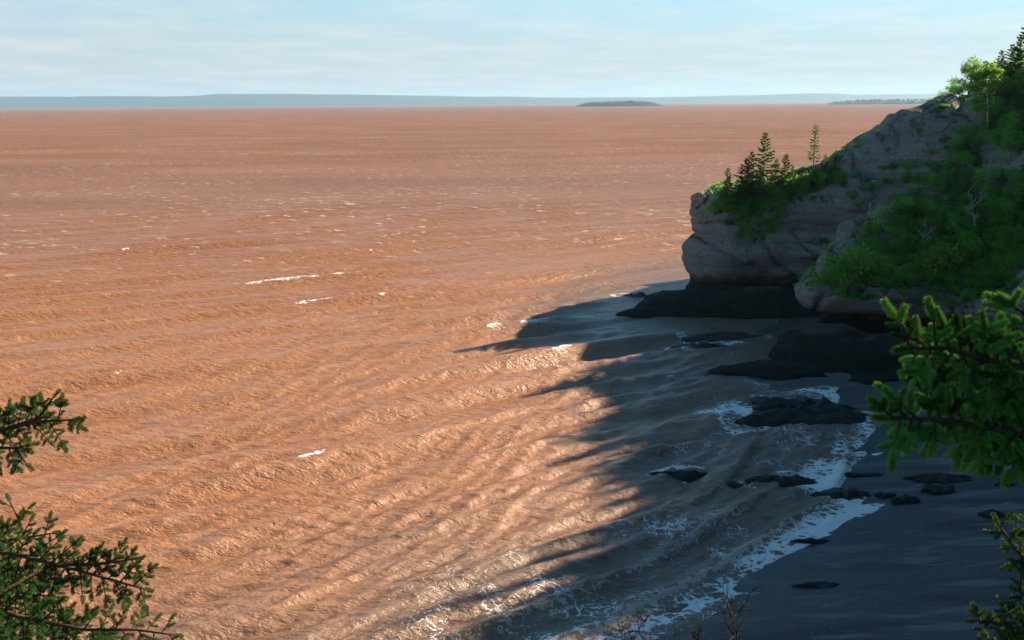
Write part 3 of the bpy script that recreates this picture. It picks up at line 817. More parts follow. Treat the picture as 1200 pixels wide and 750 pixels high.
def broadleaf_meshes(seed, h, r, crown0, mat, bark, n=5200, leaf=0.30, lean=(0, 0), slim=1.0):
    rg = np.random.default_rng(seed)
    t = MB(); c = MB()
    tp = lambda f: np.array([lean[0] * f + 0.25 * math.sin(f * 5), lean[1] * f + 0.2 * math.sin(f * 4 + 1), h * f])
    ff = np.linspace(0, 0.93, 9)
    t.tube([tuple(tp(f) - (np.array([0, 0, 0.4]) if f == 0 else 0)) for f in ff], [0.017 * h * slim * (1 - f * 0.9) for f in ff], 7)
    Cc = []
    nl = 22
    for i in range(nl):
        f = crown0 + (0.97 - crown0) * (i + 0.5) / nl
        an = i * 2.4 + rg.random()
        g = (f - crown0) / (1 - crown0)
        L = r * (0.35 + 0.65 * math.sin(math.pi * min(1, 0.12 + g * 0.9))) * (0.6 + 0.5 * rg.random())
        d = np.array([math.cos(an), math.sin(an), 0.15 + 0.5 * rg.random() - (0.5 if g < 0.3 else 0)])
        p0 = tp(f * 0.92); tip = p0 + d * L
        t.tube([tuple(p0), tuple(p0 + d * L * 0.5 + [0, 0, 0.1 * L]), tuple(tip)], [0.06, 0.04, 0.012], 4)
        for q, sz in ((1.0, 0.33), (0.65, 0.30), (0.85, 0.24)):
            ctr = p0 + d * L * q + rg.normal(size=3) * 0.25
            m_ = n // (nl * 3)
            Cc.append(ctr + rvec(rg, m_) * (rg.random(m_) ** 0.5)[:, None] * np.array([1, 1, 0.75]) * r * sz * (0.7 + 0.6 * rg.random()))
    C = np.concatenate(Cc); k = len(C)
    c.blades(C, rvec(rg, k), rvec(rg, k) + np.array([0, 0, 0.6]), leaf * (0.7 + 0.7 * rg.random(k)), leaf * (0.5 + 0.4 * rg.random(k)))
    return t.mesh("trunk", M[bark], True), c.mesh("crown", M[mat])

def snag_mesh(seed, h, nb=7):
    rg = np.random.default_rng(seed); t = MB()
    tp = lambda f: np.array([0.10 * h * math.sin(f * 3 + seed), 0.05 * h * f, h * f])
    ff = np.linspace(0, 1, 7)
    t.tube([tuple(tp(f) - (np.array([0, 0, 0.5]) if f == 0 else 0)) for f in ff], [0.014 * h * (1 - 0.7 * f) for f in ff], 6)
    for i in range(nb):
        f = 0.3 + 0.6 * (i + rg.random()) / nb; an = rg.random() * 6.28; L = h * (0.18 + 0.22 * rg.random())
        d = np.array([math.cos(an), math.sin(an) * 0.6, 0.5 + 0.7 * rg.random()]); p = tp(f)
        b = p + d * L * 0.5 + rg.normal(size=3) * 0.04 * h; e = p + d * L + np.array([0, 0, 0.12 * L])
        t.tube([tuple(p), tuple(b), tuple(e)], [0.009 * h, 0.007 * h, 0.003 * h], 4)
        t.tube([tuple(b), tuple(b + (rg.normal(size=3) * 0.12 + [0, 0, 0.12]) * h)], [0.009 * h, 0.004 * h], 3)
    return t.mesh("trunk", M['dead'], True)

def thing2(name, label, cat, loc, a, b, na='trunk', nb_='crown', scale=1.0, rz=0.0, group=None, sz=None):
    e = bpy.data.objects.new(name, None); COL.objects.link(e)
    e.location = loc; e.rotation_euler = (0, 0, rz); e.scale = (scale, scale, scale * (sz or 1.0))
    tag(e, label, cat, group)
    obj(na, a, e); obj(nb_, b, e)
    return e

# ---- named trees and shrubs on the far headland
SP = [spruce_meshes(i, 10, rr, bare, dens) for i, (rr, bare, dens) in enumerate(((3.2, 0.05, 1.1), (2.8, 0.06, 1.2), (3.9, 0.04, 1.1), (2.9, 0.14, 1.0)), 1)]
SP_THIN = spruce_meshes(21, 10, 1.5, 0.36, 0.65)
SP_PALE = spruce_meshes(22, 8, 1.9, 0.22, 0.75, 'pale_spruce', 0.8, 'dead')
SH = [shrub_meshes(31 + i, r, h) for i, (r, h) in enumerate(((1.9, 2.4), (2.3, 2.9), (1.6, 2.9), (2.1, 2.0)))]
SHB = [shrub_meshes(41 + i, r, h, 'bright_leaf') for i, (r, h) in enumerate(((1.8, 2.2), (2.2, 2.6)))]
SHP = shrub_meshes(52, 1.7, 3.2, 'sunlit_leaf', 700)
SHY = shrub_meshes(51, 2.0, 2.6, 'yellow_leaf')

def plant_px(kind, px, py_base, py_top, name, label, cat, group=None, native=10.0, na='trunk', nb_='crown', rz=None):
    """stand a plant on the land where the photograph shows its foot; height from the photograph"""
    p, n = on_land(px, py_base)
    if p is None or p.z < 5 or p.y > 214:
        yy = py_base
        while (p is None or p.z < 5) and yy < py_base + 60:
            yy += 2; p, n = on_land(px, yy)
        if p is None: print("no ground for", label); return None
    hgt = (py_base - py_top) / FPX * p.y * 1.10
    sc = hgt / native
    return thing2(name, label, cat, p - Vector((0, 0, 0.1)), kind[0], kind[1], na, nb_, sc, random.random() * 6.28 if rz is None else rz, group)
g1 = "spruces on the far headland"
for kind, px, b, t_, lab, nat in (
    (SP[1], 851, 240, 200, "small dark spruce at the seaward edge of the far headland's top", 10),
    (SP[2], 869, 243, 190, "bushy dark spruce with a ragged top left of the tallest headland spruce", 10),
    (SP[0], 877, 240, 183, "narrow dark spruce pressed against the tallest headland spruce", 10),
    (SP[0], 893, 236, 163, "tallest pointed spruce in the clump on the far headland", 10),
    (SP[3], 907, 234, 190, "short spruce on the landward side of the tallest headland spruce", 10),
    (SP[1], 918, 232, 185, "spruce beside the sunlit leafy shrubs on the far headland", 10),
    (SP_THIN, 952, 214, 152, "thin spruce with a long bare stem standing alone on the far headland", 10),
    (SP[2], 967, 208, 183, "low spreading spruce beside the thin lone spruce", 10),
    (SP[1], 977, 204, 178, "little spruce where the bare rock slope of the far headland begins", 10),
    (SP[0], 856, 264, 231, "sunlit young spruce on the rock face under the headland clump", 10)):
    plant_px(kind, px, b, t_, "spruce_tree", lab, "tree", g1, nat)
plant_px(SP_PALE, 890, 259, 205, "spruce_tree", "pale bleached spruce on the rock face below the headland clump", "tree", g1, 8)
g2 = "shrubs on the far headland"
for kind, px, b, t_, lab, nat in (
    (SHB[0], 925, 226, 204, "bright sunlit shrub between the spruces and the thin lone spruce", 2.4),
    (SHB[1], 938, 222, 203, "bright rounded shrub next to the thin lone spruce", 2.8),
    (SHB[0], 911, 234, 213, "bright shrub in front of the short headland spruce", 2.4),
    (SH[0], 879, 252, 232, "dark shrub behind the pale bleached spruce", 2.6),
    (SH[1], 867, 256, 236, "dark shrub behind the sunlit young spruce", 3.0),
    (SH[3], 903, 246, 228, "dark shrub on the landward side of the pale bleached spruce", 2.3),
    (SH[0], 842, 246, 232, "small dark shrub at the very edge of the far headland's top", 2.6),
    (SH[3], 962, 214, 200, "dark shrub at the foot of the low spreading spruce", 2.3),
    (SH[1], 885, 285, 262, "mossy green shrub on the rock face below the pale bleached spruce", 3.0),
    (SH[2], 905, 272, 252, "green shrub clinging to the far headland's rock face", 3.0),
    (SH[3], 1104, 127, 120, "tiny flat shrub on the crest of the bare rock slope", 2.3)):
    plant_px(kind, px, b, t_, "shrub", lab, "shrub", g2, nat, 'stem', 'foliage')

for px, b, t_, lab in ((1193, 140, 18, "tallest dark spruce rising above the wood behind the birch"), (1182, 140, 46, "dark spruce just behind the birch's crown"), (1172, 142, 76, "short spruce half hidden by the birch's crown")):
    q = atY(px, b, 176); p, n = drop(q.x, q.y)
    if p is None: p = Vector((q.x, q.y, 40.0))
    thing2("spruce_tree", lab, "tree", p - Vector((0, 0, 0.2)), SP[1][0], SP[1][1], scale=max(0.6, (atY(px, t_, 176).z - p.z) / 10.0), rz=px)
# ---- near promontory: named individuals, then the thicket
plant_px(SHP, 1034, 268, 238, "shrub", "pale sunlit shrub beside the short bleached snag", "shrub", None, 3.3, 'stem', 'foliage')
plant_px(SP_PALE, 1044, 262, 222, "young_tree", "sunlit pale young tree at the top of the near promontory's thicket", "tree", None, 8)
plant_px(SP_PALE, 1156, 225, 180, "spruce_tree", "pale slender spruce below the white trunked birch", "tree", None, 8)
plant_px(SHB[1], 1000, 330, 286, "shrub", "bright green shrub on the nose of the near promontory", "shrub", None, 2.8, 'stem', 'foliage')
plant_px(SHB[0], 978, 338, 305, "shrub", "bright shrub overhanging the lip of the near promontory", "shrub", None, 2.4, 'stem', 'foliage')
plant_px(SHY, 1108, 318, 272, "shrub", "yellowish green shrub in the middle of the near promontory's thicket", "shrub", None, 2.7, 'stem', 'foliage')
plant_px(SHB[0], 1138, 300, 268, "shrub", "light green shrub below the forked dead snag", "shrub", None, 2.4, 'stem', 'foliage')
plant_px(SP[1], 972, 318, 288, "spruce_tree", "tiny spruce on the lip of the near promontory", "tree", None, 10)
plant_px(SP[0], 1072, 262, 222, "spruce_tree", "small dark spruce just inland of the sunlit pale young tree", "tree", None, 10)
plant_px(SP[3], 1117, 250, 212, "spruce_tree", "dark spruce between the thicket and the white trunked birch", "tree", None, 10)
for px, b, t_, lab in ((1016, 268, 240, "short bleached snag beside the sunlit pale young tree"), (1139, 278, 232, "forked white dead snag standing in the thicket"), (1084, 302, 266, "crooked white dead stem in the thicket beside the yellowish shrub")):
    p, n = on_land(px, b)
    if p is None: continue
    hgt = (b - t_) / FPX * p.y
    e = bpy.data.objects.new("dead_tree", None); COL.objects.link(e); e.location = p
    tag(e, lab, "tree"); obj("trunk", snag_mesh(int(px), hgt * 1.1), e)

BIRCH = broadleaf_meshes(61, 15, 3.7, 0.40, 'bright_leaf', 'birch', 9000, 0.36, lean=(-1.8, 0), slim=0.6)
DARKB = broadleaf_meshes(62, 12, 3.6, 0.25, 'leaf', 'bark')
q = atY(1158, 150, 167); pb, _ = drop(q.x, q.y)
hb = atY(1150, 72, 167).z - pb.z
print('birch', pb, hb)
thing2("birch_tree", "sunlit bright green birch with a white trunk at the cliff edge", "tree", pb - Vector((0, 0, 0.2)), BIRCH[0], BIRCH[1], scale=hb / 15.0)

rg = np.random.default_rng(77)
def in_poly(x, y, P):
    c = False
    for i in range(len(P)):
        x0, y0 = P[i - 1]; x1, y1 = P[i]
        if (y0 > y) != (y1 > y) and x < (x1 - x0) * (y - y0) / (y1 - y0) + x0: c = not c
    return c
def scatter(P, n, gap, kinds, sc0, sc1, name, label, cat, group, na='stem', nb_='foliage', zmin=8.0, nmin=-0.2):
    xs_ = [q[0] for q in P]; ys_ = [q[1] for q in P]
    got = []; tr = 0
    while len(got) < n and tr < n * 40:
        tr += 1
        px = rg.uniform(min(xs_), max(xs_)); py = rg.uniform(min(ys_), max(ys_))
        if not in_poly(px, py, P): continue
        p, nn = on_land(px, py)
        if p is None or p.z < zmin or nn.z < nmin: continue
        if any((p - q).length < gap for q in got): continue
        got.append(p)
        k = kinds[int(rg.integers(len(kinds)))]
        thing2(name, label, cat, p - Vector((0, 0, 0.2)), k[0], k[1], na, nb_, rg.uniform(sc0, sc1), rg.random() * 6.28, group)
    print(group, len(got))
MIXS = SH + SH + [SHY, SHB[0]]
scatter([(972, 330), (992, 300), (1020, 272), (1045, 258), (1095, 262), (1095, 330), (1040, 338), (1000, 335)], 48, 1.5, MIXS, 0.75, 1.15, "shrub",
        "dense green shrub on the brow of the near promontory, seaward of the yellowish shrub", "shrub", "shrubs on the promontory brow")
scatter([(1095, 262), (1200, 250), (1200, 322), (1150, 335), (1095, 330)], 46, 1.6, MIXS, 0.75, 1.25, "shrub",
        "dense dark shrub inland of the yellowish shrub, around the forked snag", "shrub", "shrubs around the forked snag")
scatter([(1048, 250), (1060, 215), (1110, 190), (1130, 160), (1160, 215), (1200, 205), (1200, 250), (1095, 262)], 46, 1.7, MIXS, 0.8, 1.3, "shrub",
        "dark shrub in the gully below the white trunked birch", "shrub", "shrubs in the gully")
scatter([(1150, 150), (1200, 130), (1200, 180), (1165, 170)], 16, 1.7, SH, 0.9, 1.5, "shrub",
        "dark shrub on the steep slope right under the bluff wood", "shrub", "shrubs under the bluff wood")
scatter([(962, 345), (985, 322), (1100, 325), (1200, 318), (1200, 345), (1110, 358), (1050, 362), (990, 350)], 46, 1.1, SH, 0.35, 0.75, "shrub",
        "small shrub hanging over the rock lip below the thicket", "shrub", "shrubs on the rock lip")
scatter([(1060, 250), (1110, 195), (1140, 170), (1160, 220), (1200, 215), (1200, 300), (1100, 290)], 16, 3.0, SP, 0.35, 0.6, "spruce_tree",
        "small spruce growing up through the gully shrubs", "tree", "small spruces in the gully", 'trunk', 'crown')
scatter([(835, 250), (850, 238), (945, 215), (985, 200), (985, 215), (930, 235), (905, 262), (870, 280), (845, 262)], 46, 0.9, SH + SHB, 0.5, 1.0, "shrub",
        "low shrub under the spruces on the far headland's top", "shrub", "low shrubs on the far headland")
scatter([(848, 240), (945, 216), (985, 203), (985, 212), (930, 232), (890, 250), (852, 256)], 12, 1.6, SP, 0.35, 0.62, "spruce_tree",
        "small spruce filling the clump on the far headland's top", "tree", "small spruces on the far headland", 'trunk', 'crown')
scatter([(985, 215), (1120, 165), (1120, 200), (1060, 215), (1000, 245)], 14, 2.0, SH, 0.35, 0.7, "shrub",
        "small dark shrub rooted on the far headland's bare rock wall", "shrub", "shrubs on the rock wall")

# wooded hill top at the right of the cove
n_f = 0; tries = 0; pl2 = []
while n_f < 80 and tries < 3000:
    tries += 1
    x = 86 + 30 * rg.random(); y = 140 + 62 * rg.random()
    p, n = drop(x, y)
    if p is None or p.z < 33: continue
    e = 0.577 * (y * math.cos(PITCH) + 0.24 * 8)
    if x < 94 and y > 176: continue
    if any((q[0] - x) ** 2 + (q[1] - y) ** 2 < 2.6 ** 2 for q in pl2): continue
    pl2.append((x, y)); n_f += 1
    if rg.random() < 0.72:
        k = SP[int(rg.integers(4))]
        thing2("spruce_tree", "dark spruce in the wood on top of the bluff", "tree", p - Vector((0, 0, 0.2)), k[0], k[1], scale=(0.8 + 0.45 * rg.random()) * (1.0 if x > 97 else 0.7), rz=rg.random() * 6.28, group="spruces on the bluff top")
    else:
        thing2("leafy_tree", "green leafy tree in the wood on top of the bluff", "tree", p - Vector((0, 0, 0.2)), DARKB[0], DARKB[1], scale=0.7 + 0.3 * rg.random(), rz=rg.random() * 6.28, group="leafy trees on the bluff top")

# the rest of that wood runs on along the bluff out of view: one mass of trees, with some added to shade the lookout
def build_wood():
    c = MB()
    rg = np.random.default_rng(99)
    k = 0; tr = 0
    xs = 6 + 144 * rg.random(26000); ys = -25 + 245 * rg.random(26000)
    d = poly_sdf(xs, ys, CLIFF); zt = top_h(xs, ys)
    for q_, (x, y, dd, z) in enumerate([(6.6, 2.2, -9, 38.3), (8.5, 3.2, -9, 38.3), (6.4, -0.5, -9, 38.3), (11, 6.6, -9, 30.5), (14, 8.4, -9, 31), (17, 10.4, -9, 31), (22, 13.6, -9, 33), (27, 17.2, -9, 33), (19, 10.5, -9, 31)] + list(zip(xs, ys, d, zt))):  # trees listed by hand are unseen, added to shade the near branches
        if k >= 1300: break
        if q_ > 8 and dd > -1.5 or dd < -48 or z < 31: continue
        if q_ > 8 and x < 0.577 * (y * 0.971 + 10) + 6 and y > -6: continue
        if x < 117 and 138 < y < 204 and x < 0.577 * (y * 0.971 + 10) + 6: continue
        k += 1
        hh = 12 + 9 * rg.random(); r = 2.8 + 1.4 * rg.random()
        if y < 119: hh += 4
        elif y > 128: hh *= 0.84
        if q_ < 9: hh = 10.0 if q_ < 3 else 19.0; r = 2.6 if q_ < 3 else 3.2
        m_ = 240 if q_ > 8 else 900
        f = rg.random(m_) ** 0.8; an = rg.random(m_) * 6.28; L = r * (1 - f) * (0.5 + 0.6 * rg.random(m_)) + 0.2
        D = np.stack([np.cos(an), np.sin(an), -0.25 + 0 * an], 1)
        C = np.stack([np.full(m_, x), np.full(m_, y), z + hh * (0.06 + 0.94 * f)], 1)
        c.blades(C, D, rvec(rg, m_) * 0.8 + np.array([0, 0, 0.6]), L, 0.7 + 0.6 * (1 - f))
        c.tube([(x, y, z - 0.3), (x, y, z + hh)], [0.2, 0.03], 4)
    o = obj("bluff_wood", c.mesh("bluff_wood", M['spruce']))
    tag(o, "dense conifer wood running on along the bluff top", "wood", kind="stuff")
build_wood()

# low ground cover on the vegetated slopes
def build_cover():
    rg = np.random.default_rng(123); c = MB()
    Cs = []; Ns = []
    tr = 0
    for _ in range(9000):
        x = 40 + 76 * rg.random(); y = 138 + 62 * rg.random()
        p, n = drop(x, y)
        if p is None or p.z < 9.5 or n.z < 0.42: continue
        if y > 172 and 60 < x < 90 and vnoise(np.array([x / 3]), np.array([y / 3]), np.array([0.0]))[0] < 0.35: continue
        for _k in range(7):
            Cs.append((p.x + rg.normal() * 0.35, p.y + rg.normal() * 0.35, p.z - 0.08)); Ns.append(tuple(n))
    C = np.array(Cs); k = len(C)
    D = rvec(rg, k) * 0.9 + np.array([0, 0, 0.9])
    c.blades(C, D, rvec(rg, k), 0.25 + 0.35 * rg.random(k), 0.10 + 0.12 * rg.random(k))
    tag(obj("ground_cover", c.mesh("ground_cover", M['leaf'])), "low green ground cover on the cliff tops", "ground cover", kind="stuff")
build_cover()

# ------------------------------------------------------------------ branches close to the lookout
def tuft_mesh(seed, L, nl, nw, n, mat, spread=0.62, core=0.0022):
    """one needle-clad shoot along +Z, length L"""
    rg = np.random.default_rng(seed); b = MB()
    q = (np.arange(n) + rg.random(n)) / n
    an = np.arange(n) * 2.399 + rg.random(n) * 0.6
    taper = 0.55 + 0.45 * np.sqrt(np.clip(1 - q ** 6, 0, 1)); sp_ = spread * (1.15 - 0.55 * q ** 2)
    C = np.stack([np.cos(an) * core * 0.5, np.sin(an) * core * 0.5, q * L * 0.93], 1)
    D = np.stack([np.cos(an) * sp_, np.sin(an) * sp_, np.full(n, 0.75)], 1) + rg.normal(size=(n, 3)) * 0.10
    b.blades(C, D, rvec(rg, n), nl * taper * (0.85 + 0.3 * rg.random(n)), np.full(n, nw))
    b.tube([(0, 0, 0), (0, 0, L * 0.5), (0, 0, L * 0.95)], [core, core * 0.8, core * 0.4], 4)
    return b.mesh("needle_shoot", mat)
def place_shoot(me, p, d, L0, L, parent, rg, fat=1.0):
    d = (d + Vector(rg.normal(size=3) * 0.12)).normalized(); fat = fat * (0.85 + 0.3 * rg.random())
    o = bpy.data.objects.new("needle_shoot", me); COL.objects.link(o)
    o.parent = parent
    s = L / L0
    o.matrix_basis = Matrix.Translation(p) @ d.to_track_quat('Z', 'Y').to_matrix().to_4x4() @ Matrix.Rotation(rg.random() * 6.28, 4, 'Z') @ Matrix.Diagonal((s * fat, s * fat, s, 1))
    return o
def conifer(name, label, cat, base, height, limbs, meshes, L0, wood, rg, limit=300, group=None):
    """trunk beside the lookout + limbs given as lists of (px, py, distance) with side-shoot settings"""
    e = bpy.data.objects.new(name, None); COL.objects.link(e); e.location = base
    tag(e, label, cat, group)
    inv = -Vector(base)
    tb = MB(); tb.tube([(0, 0, -0.3), (0.02, 0, height * 0.5), (0, 0.02, height)], [0.09, 0.07, 0.02], 8)
    obj("trunk", tb.mesh("trunk", wood, True), e)
    cnt = 0; extra = MB()
    for lim in limbs:
        pts = [atD(*q) + inv for q in lim['pts']]
        start = Vector((0, 0, max(0.1, pts[0].z - 0.25)))
        full = [start, start.lerp(pts[0], 0.5) + Vector((0, 0, 0.03))] + pts
        wb = MB()
        r0, r1 = lim.get('r', (0.012, 0.003))
        wb.tube([tuple(p) for p in full], [r0 + (r1 - r0) * i / (len(full) - 1) for i in range(len(full))], 6)
        shoots = []
        seg = [(pts[i], pts[i + 1]) for i in range(len(pts) - 1)]
        tot = sum((b - a).length for a, b in seg)
        ns = lim['n']
        for i in range(ns):
            t = (i + 0.5) / ns * tot; acc = 0
            for a, b in seg:
                l = (b - a).length
                if acc + l >= t or (a, b) == seg[-1]:
                    p = a.lerp(b, min(1, (t - acc) / l)); tg = (b - a).normalized(); break
                acc += l
            view = (EYE + inv - p).normalized()
            sidev = tg.cross(view).normalized()
            sg = 1 if i % 2 else -1
            an = math.radians(lim.get('ang', 50) + rg.normal() * 13)
            f = (i + 0.5) / ns
            SL = lim['side'] * (1 - lim.get('tap', 0.55) * f) * (0.65 + 0.6 * rg.random())
            d = (tg * math.cos(an) + sidev * sg * math.sin(an) + view * rg.normal() * lim.get('dep', 0.35) + Vector((0, 0, lim.get('lift', 0.1)))).normalized()
            tipp = p + d * SL
            wb.tube([tuple(p), tuple(p + d * SL * 0.5), tuple(tipp)], [r1 * 1.2, r1 * 0.9, r1 * 0.6], 4)
            sl = lim['shoot']
            shoots.append((tipp, d, sl))
            k = max(1, int(SL / (sl * lim.get('gap', 0.62))))
            for j in range(k):
                pp = p.lerp(tipp, (j + 0.6) / k)
                for s2 in (-1, 1):
                    if rg.random() < lim.get('skip', 0.1): continue
                    sd = d.cross(view).normalized() * s2
                    a2 = math.radians(48 + rg.normal() * 14)
                    dd = (d * math.cos(a2) + sd * math.sin(a2) + view * rg.normal() * 0.4 + Vector((0, 0, lim.get('lift', 0.1) * 1.2))).normalized()
                    shoots.append((pp, dd, sl * (0.6 + 0.45 * rg.random())))
        tgl = (pts[-1] - pts[-2]).normalized()
        shoots.append((pts[-1], tgl, lim['shoot']))
        br = obj("branch", wb.mesh("branch", wood, True), e)
        for p, d, sl in shoots:
            cnt += 1
            me_ = meshes[int(rg.integers(len(meshes)))]
            if cnt <= 295: place_shoot(me_, p, d, L0, sl, br, rg, lim.get('fat', 1.0)); continue
            k_ = sl / L0; ft = lim.get('fat', 1.0)
            mx = np.array(Matrix.Translation(p) @ d.to_track_quat('Z', 'Y').to_matrix().to_4x4() @ Matrix.Rotation(rg.random() * 6.28, 4, 'Z') @ Matrix.Diagonal((k_ * ft, k_ * ft, k_, 1)))
            co = np.zeros(len(me_.vertices) * 3, dtype=np.float32); me_.vertices.foreach_get("co", co)
            fi = np.zeros(len(me_.loops), dtype=np.int32); me_.loops.foreach_get("vertex_index", fi)
            extra.add(co.reshape(-1, 3) @ mx[:3, :3].T + mx[:3, 3], fi.reshape(-1, 4))
    if extra.n:
        tag(obj("needles", extra.mesh("needles", meshes[0].materials[0]), e), kind="stuff")
    print(label, cnt, "shoots")
    return e

rg = np.random.default_rng(314)
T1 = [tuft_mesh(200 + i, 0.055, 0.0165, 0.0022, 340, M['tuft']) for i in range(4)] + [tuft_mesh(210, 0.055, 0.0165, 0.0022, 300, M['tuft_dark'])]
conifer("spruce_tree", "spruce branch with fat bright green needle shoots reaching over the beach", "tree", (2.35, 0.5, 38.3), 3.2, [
    dict(pts=[(1270, 445, 1.75), (1170, 425, 1.7), (1110, 408, 1.66), (1066, 408, 1.62)], n=28, side=0.062, shoot=0.042, lift=0.18, ang=58, dep=0.7, gap=0.5, tap=0.2, fat=1.0),
    dict(pts=[(1275, 520, 1.75), (1180, 505, 1.7), (1105, 492, 1.64), (1044, 490, 1.6)], n=36, side=0.072, shoot=0.042, lift=0.05, ang=60, dep=0.7, gap=0.5, tap=0.35, fat=1.0),
    dict(pts=[(1275, 400, 1.85), (1225, 385, 1.82), (1190, 360, 1.8)], n=9, side=0.07, shoot=0.05, lift=0.1, ang=45, dep=0.5, tap=0.4, fat=1.1),
    dict(pts=[(1270, 475, 1.85), (1190, 462, 1.82), (1120, 450, 1.78), (1085, 440, 1.75)], n=20, side=0.07, shoot=0.042, lift=0.05, ang=60, dep=0.8, gap=0.5, tap=0.2, fat=1.0),
    dict(pts=[(1275, 530, 1.8), (1190, 515, 1.75), (1130, 508, 1.72)], n=10, side=0.055, shoot=0.042, lift=-0.15, ang=60, dep=0.8, gap=0.5, tap=0.2, fat=1.0),
    ], T1, 0.055, M['twig_bark'], rg)
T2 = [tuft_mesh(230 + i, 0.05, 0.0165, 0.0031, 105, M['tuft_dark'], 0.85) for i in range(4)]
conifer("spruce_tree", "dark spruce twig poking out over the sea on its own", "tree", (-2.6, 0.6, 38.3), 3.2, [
    dict(pts=[(-70, 520, 2.9), (0, 505, 2.85), (45, 494, 2.8), (84, 492, 2.78)], n=16, side=0.095, shoot=0.036, lift=0.08, ang=58, gap=0.55, tap=0.3, dep=0.5),
    dict(pts=[(-60, 530, 2.9), (-10, 525, 2.85), (18, 525, 2.8), (30, 542, 2.8)], n=10, side=0.085, shoot=0.036, lift=0.0, ang=55, gap=0.55, dep=0.5),
    dict(pts=[(-50, 505, 2.95), (-10, 495, 2.9), (18, 478, 2.9)], n=4, side=0.05, shoot=0.036, lift=0.05, ang=50, gap=0.9),
    dict(pts=[(0, 505, 2.85), (45, 490, 2.8), (62, 466, 2.8)], n=8, side=0.06, shoot=0.034, lift=0.05, ang=50, gap=0.6),
    ], T2, 0.05, M['twig_bark'], rg)
conifer("spruce_tree", "dark dense spruce boughs spreading low over the sea", "tree", (-2.7, 1.1, 37.9), 2.2, [
    dict(pts=[(-70, 640, 3.3), (20, 650, 3.25), (90, 668, 3.2), (140, 682, 3.15), (168, 690, 3.15)], n=34, side=0.13, shoot=0.037, lift=0.05, ang=58, gap=0.6, tap=0.45, skip=0.15, dep=0.5),
    dict(pts=[(60, 662, 3.2), (110, 662, 3.2), (158, 655, 3.15)], n=12, side=0.07, shoot=0.036, lift=0.08, ang=50, gap=0.6, tap=0.3, skip=0.15),
    dict(pts=[(-60, 690, 3.1), (20, 722, 3.05), (100, 738, 3.0), (160, 738, 3.0), (203, 744, 3.0)], n=32, side=0.12, shoot=0.036, lift=0.1, ang=58, gap=0.6, tap=0.7, skip=0.15, dep=0.5),
    dict(pts=[(-60, 625, 3.4), (0, 628, 3.4), (25, 615, 3.35), (12, 588, 3.35)], n=9, side=0.06, shoot=0.034, lift=0.1, ang=45, gap=0.9, tap=0.4, skip=0.35),
    dict(pts=[(-60, 640, 3.45), (20, 632, 3.4), (60, 625, 3.4)], n=9, side=0.08, shoot=0.036, lift=0.1, ang=50, gap=0.7, tap=0.4, skip=0.2),
    dict(pts=[(-60, 700, 3.5), (0, 692, 3.5), (70, 700, 3.45)], n=30, side=0.17, shoot=0.038, lift=0.0, ang=62, gap=0.6, tap=0.2, skip=0.1, dep=0.7),
    dict(pts=[(-60, 670, 3.6), (0, 665, 3.6), (50, 672, 3.55)], n=18, side=0.13, shoot=0.038, lift=0.0, ang=62, gap=0.6, tap=0.2, skip=0.15, dep=0.7),
    dict(pts=[(-60, 760, 3.2), (0, 768, 3.2), (110, 768, 3.15)], n=28, side=0.17, shoot=0.038, lift=0.1, ang=62, gap=0.6, tap=0.3, skip=0.1, dep=0.6),
    ], T2, 0.05, M['twig_bark'], rg)
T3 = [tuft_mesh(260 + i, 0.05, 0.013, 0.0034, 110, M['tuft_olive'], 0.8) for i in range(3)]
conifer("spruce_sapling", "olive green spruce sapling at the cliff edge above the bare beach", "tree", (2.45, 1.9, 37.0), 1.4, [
    dict(pts=[(1270, 765, 2.7), (1210, 740, 2.65), (1170, 730, 2.62), (1146, 728, 2.6)], n=18, side=0.085, shoot=0.04, lift=0.05, ang=58, gap=0.55, tap=0.4, dep=0.5),
    dict(pts=[(1270, 690, 2.75), (1215, 668, 2.7), (1188, 642, 2.7), (1170, 614, 2.7)], n=16, side=0.055, shoot=0.04, lift=0.0, ang=52, gap=0.55, tap=0.6, dep=0.5),
    dict(pts=[(1270, 720, 2.8), (1220, 705, 2.75), (1192, 692, 2.7)], n=14, side=0.085, shoot=0.042, lift=0.05, ang=58, gap=0.55, tap=0.3, dep=0.5),
    dict(pts=[(1260, 640, 2.8), (1220, 625, 2.75), (1200, 612, 2.75)], n=8, side=0.055, shoot=0.042, lift=0.05, ang=52, gap=0.6),
    dict(pts=[(1280, 770, 2.75), (1225, 760, 2.7), (1180, 755, 2.7)], n=14, side=0.09, shoot=0.042, lift=0.05, ang=58, gap=0.55, tap=0.3, dep=0.6),
    ], T3, 0.05, M['twig_bark'], rg)

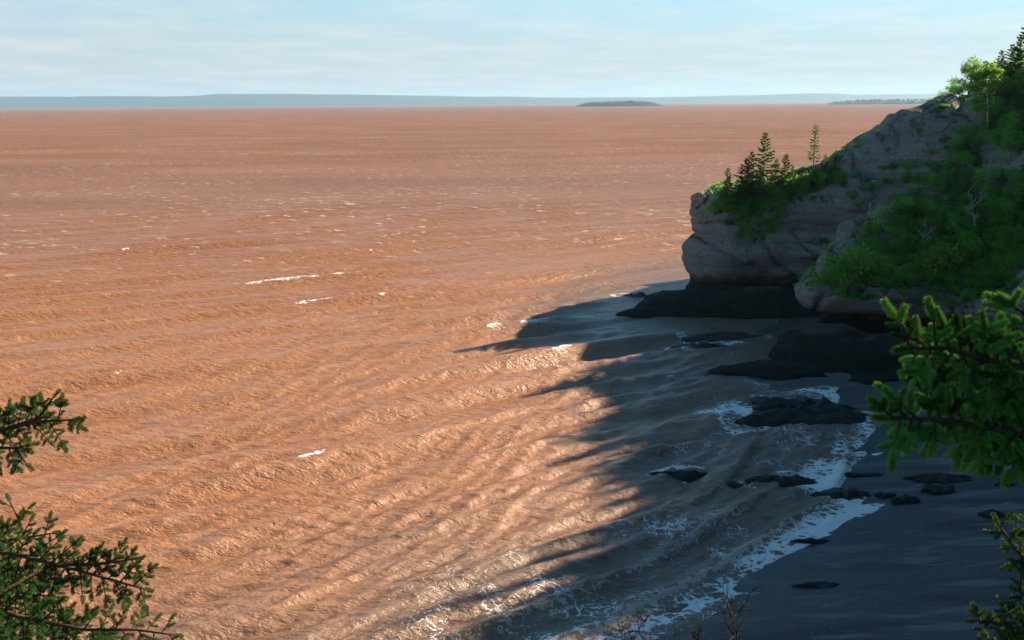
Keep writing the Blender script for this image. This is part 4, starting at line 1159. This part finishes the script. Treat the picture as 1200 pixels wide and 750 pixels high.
def bare_shrub():
    rg = np.random.default_rng(8)
    base = Vector((1.0, 1.6, 37.3))
    e = bpy.data.objects.new("bare_shrub", None); COL.objects.link(e); e.location = base
    tag(e, "leafless dark twiggy shrub at the foot of the lookout over the foam", "shrub")
    def grow(b, p, d, L, r, lev):
        pts = [p]; rad = [r]
        q = p.copy(); dd = d.copy()
        n = 6; bend = Vector(rg.normal(size=3) * 0.13)
        for i in range(n):
            dd = (dd + bend + Vector(rg.normal(size=3) * 0.10)).normalized()
            q = q + dd * L / n; pts.append(q.copy()); rad.append(r * (1 - 0.6 * (i + 1) / n))
            if lev < 4 and i > 0:
                for _ in range(2 if lev < 3 else 1):
                    if rg.random() < 0.72:
                        v = (dd + Vector(rg.normal(size=3) * 0.65)).normalized()
                        grow(b, q, v, L * (0.36 + 0.2 * rg.random()), r * 0.55, lev + 1)
        b.tube([tuple(x) for x in pts], rad, 3)
    for (ax, ay), (bx, by), dist in (((838, 815), (768, 728), 4.2), ((805, 800), (745, 735), 4.3), ((870, 800), (846, 722), 4.2), ((790, 800), (738, 748), 4.1), ((850, 810), (812, 730), 4.3), ((890, 815), (885, 748), 4.25), ((850, 790), (800, 742), 4.15)):
        b = MB()
        a = atD(ax, ay, dist) - base; c = atD(bx, by, dist) - base
        b.tube([(0, 0, 0), tuple(a * 0.5 + Vector((0, 0, -0.12))), tuple(a)], [0.016, 0.012, 0.009], 5)
        d = (c - a)
        grow(b, a, d.normalized(), d.length * 0.98, 0.0075, 1)
        obj("branch", b.mesh("branch", M['dark_twig'], True), e)
bare_shrub()

# ------------------------------------------------------------------ haze
def build_haze():
    x0, x1, y0, y1, z0, z1 = -40000, 40000, -400, 32000, -9, 420
    V = [(x, y, z) for x in (x0, x1) for y in (y0, y1) for z in (z0, z1)]
    Q = [(0, 1, 3, 2), (4, 6, 7, 5), (0, 4, 5, 1), (2, 3, 7, 6), (0, 2, 6, 4), (1, 5, 7, 3)]
    me = mesh_np("haze", V, Q, None, False)
    mt = bpy.data.materials.new("haze"); mt.use_nodes = True; t = mt.node_tree; t.nodes.clear()
    o = t.nodes.new("ShaderNodeOutputMaterial"); v = t.nodes.new("ShaderNodeVolumePrincipled")
    v.inputs['Color'].default_value = (0.37, 0.65, 0.90, 1); v.inputs['Density'].default_value = 2.6e-5; v.inputs['Anisotropy'].default_value = 0.2
    t.links.new(v.outputs[0], o.inputs['Volume'])
    me.materials.append(mt)
    tag(obj("haze", me), "thin sea haze", "haze", kind="stuff")
build_haze()
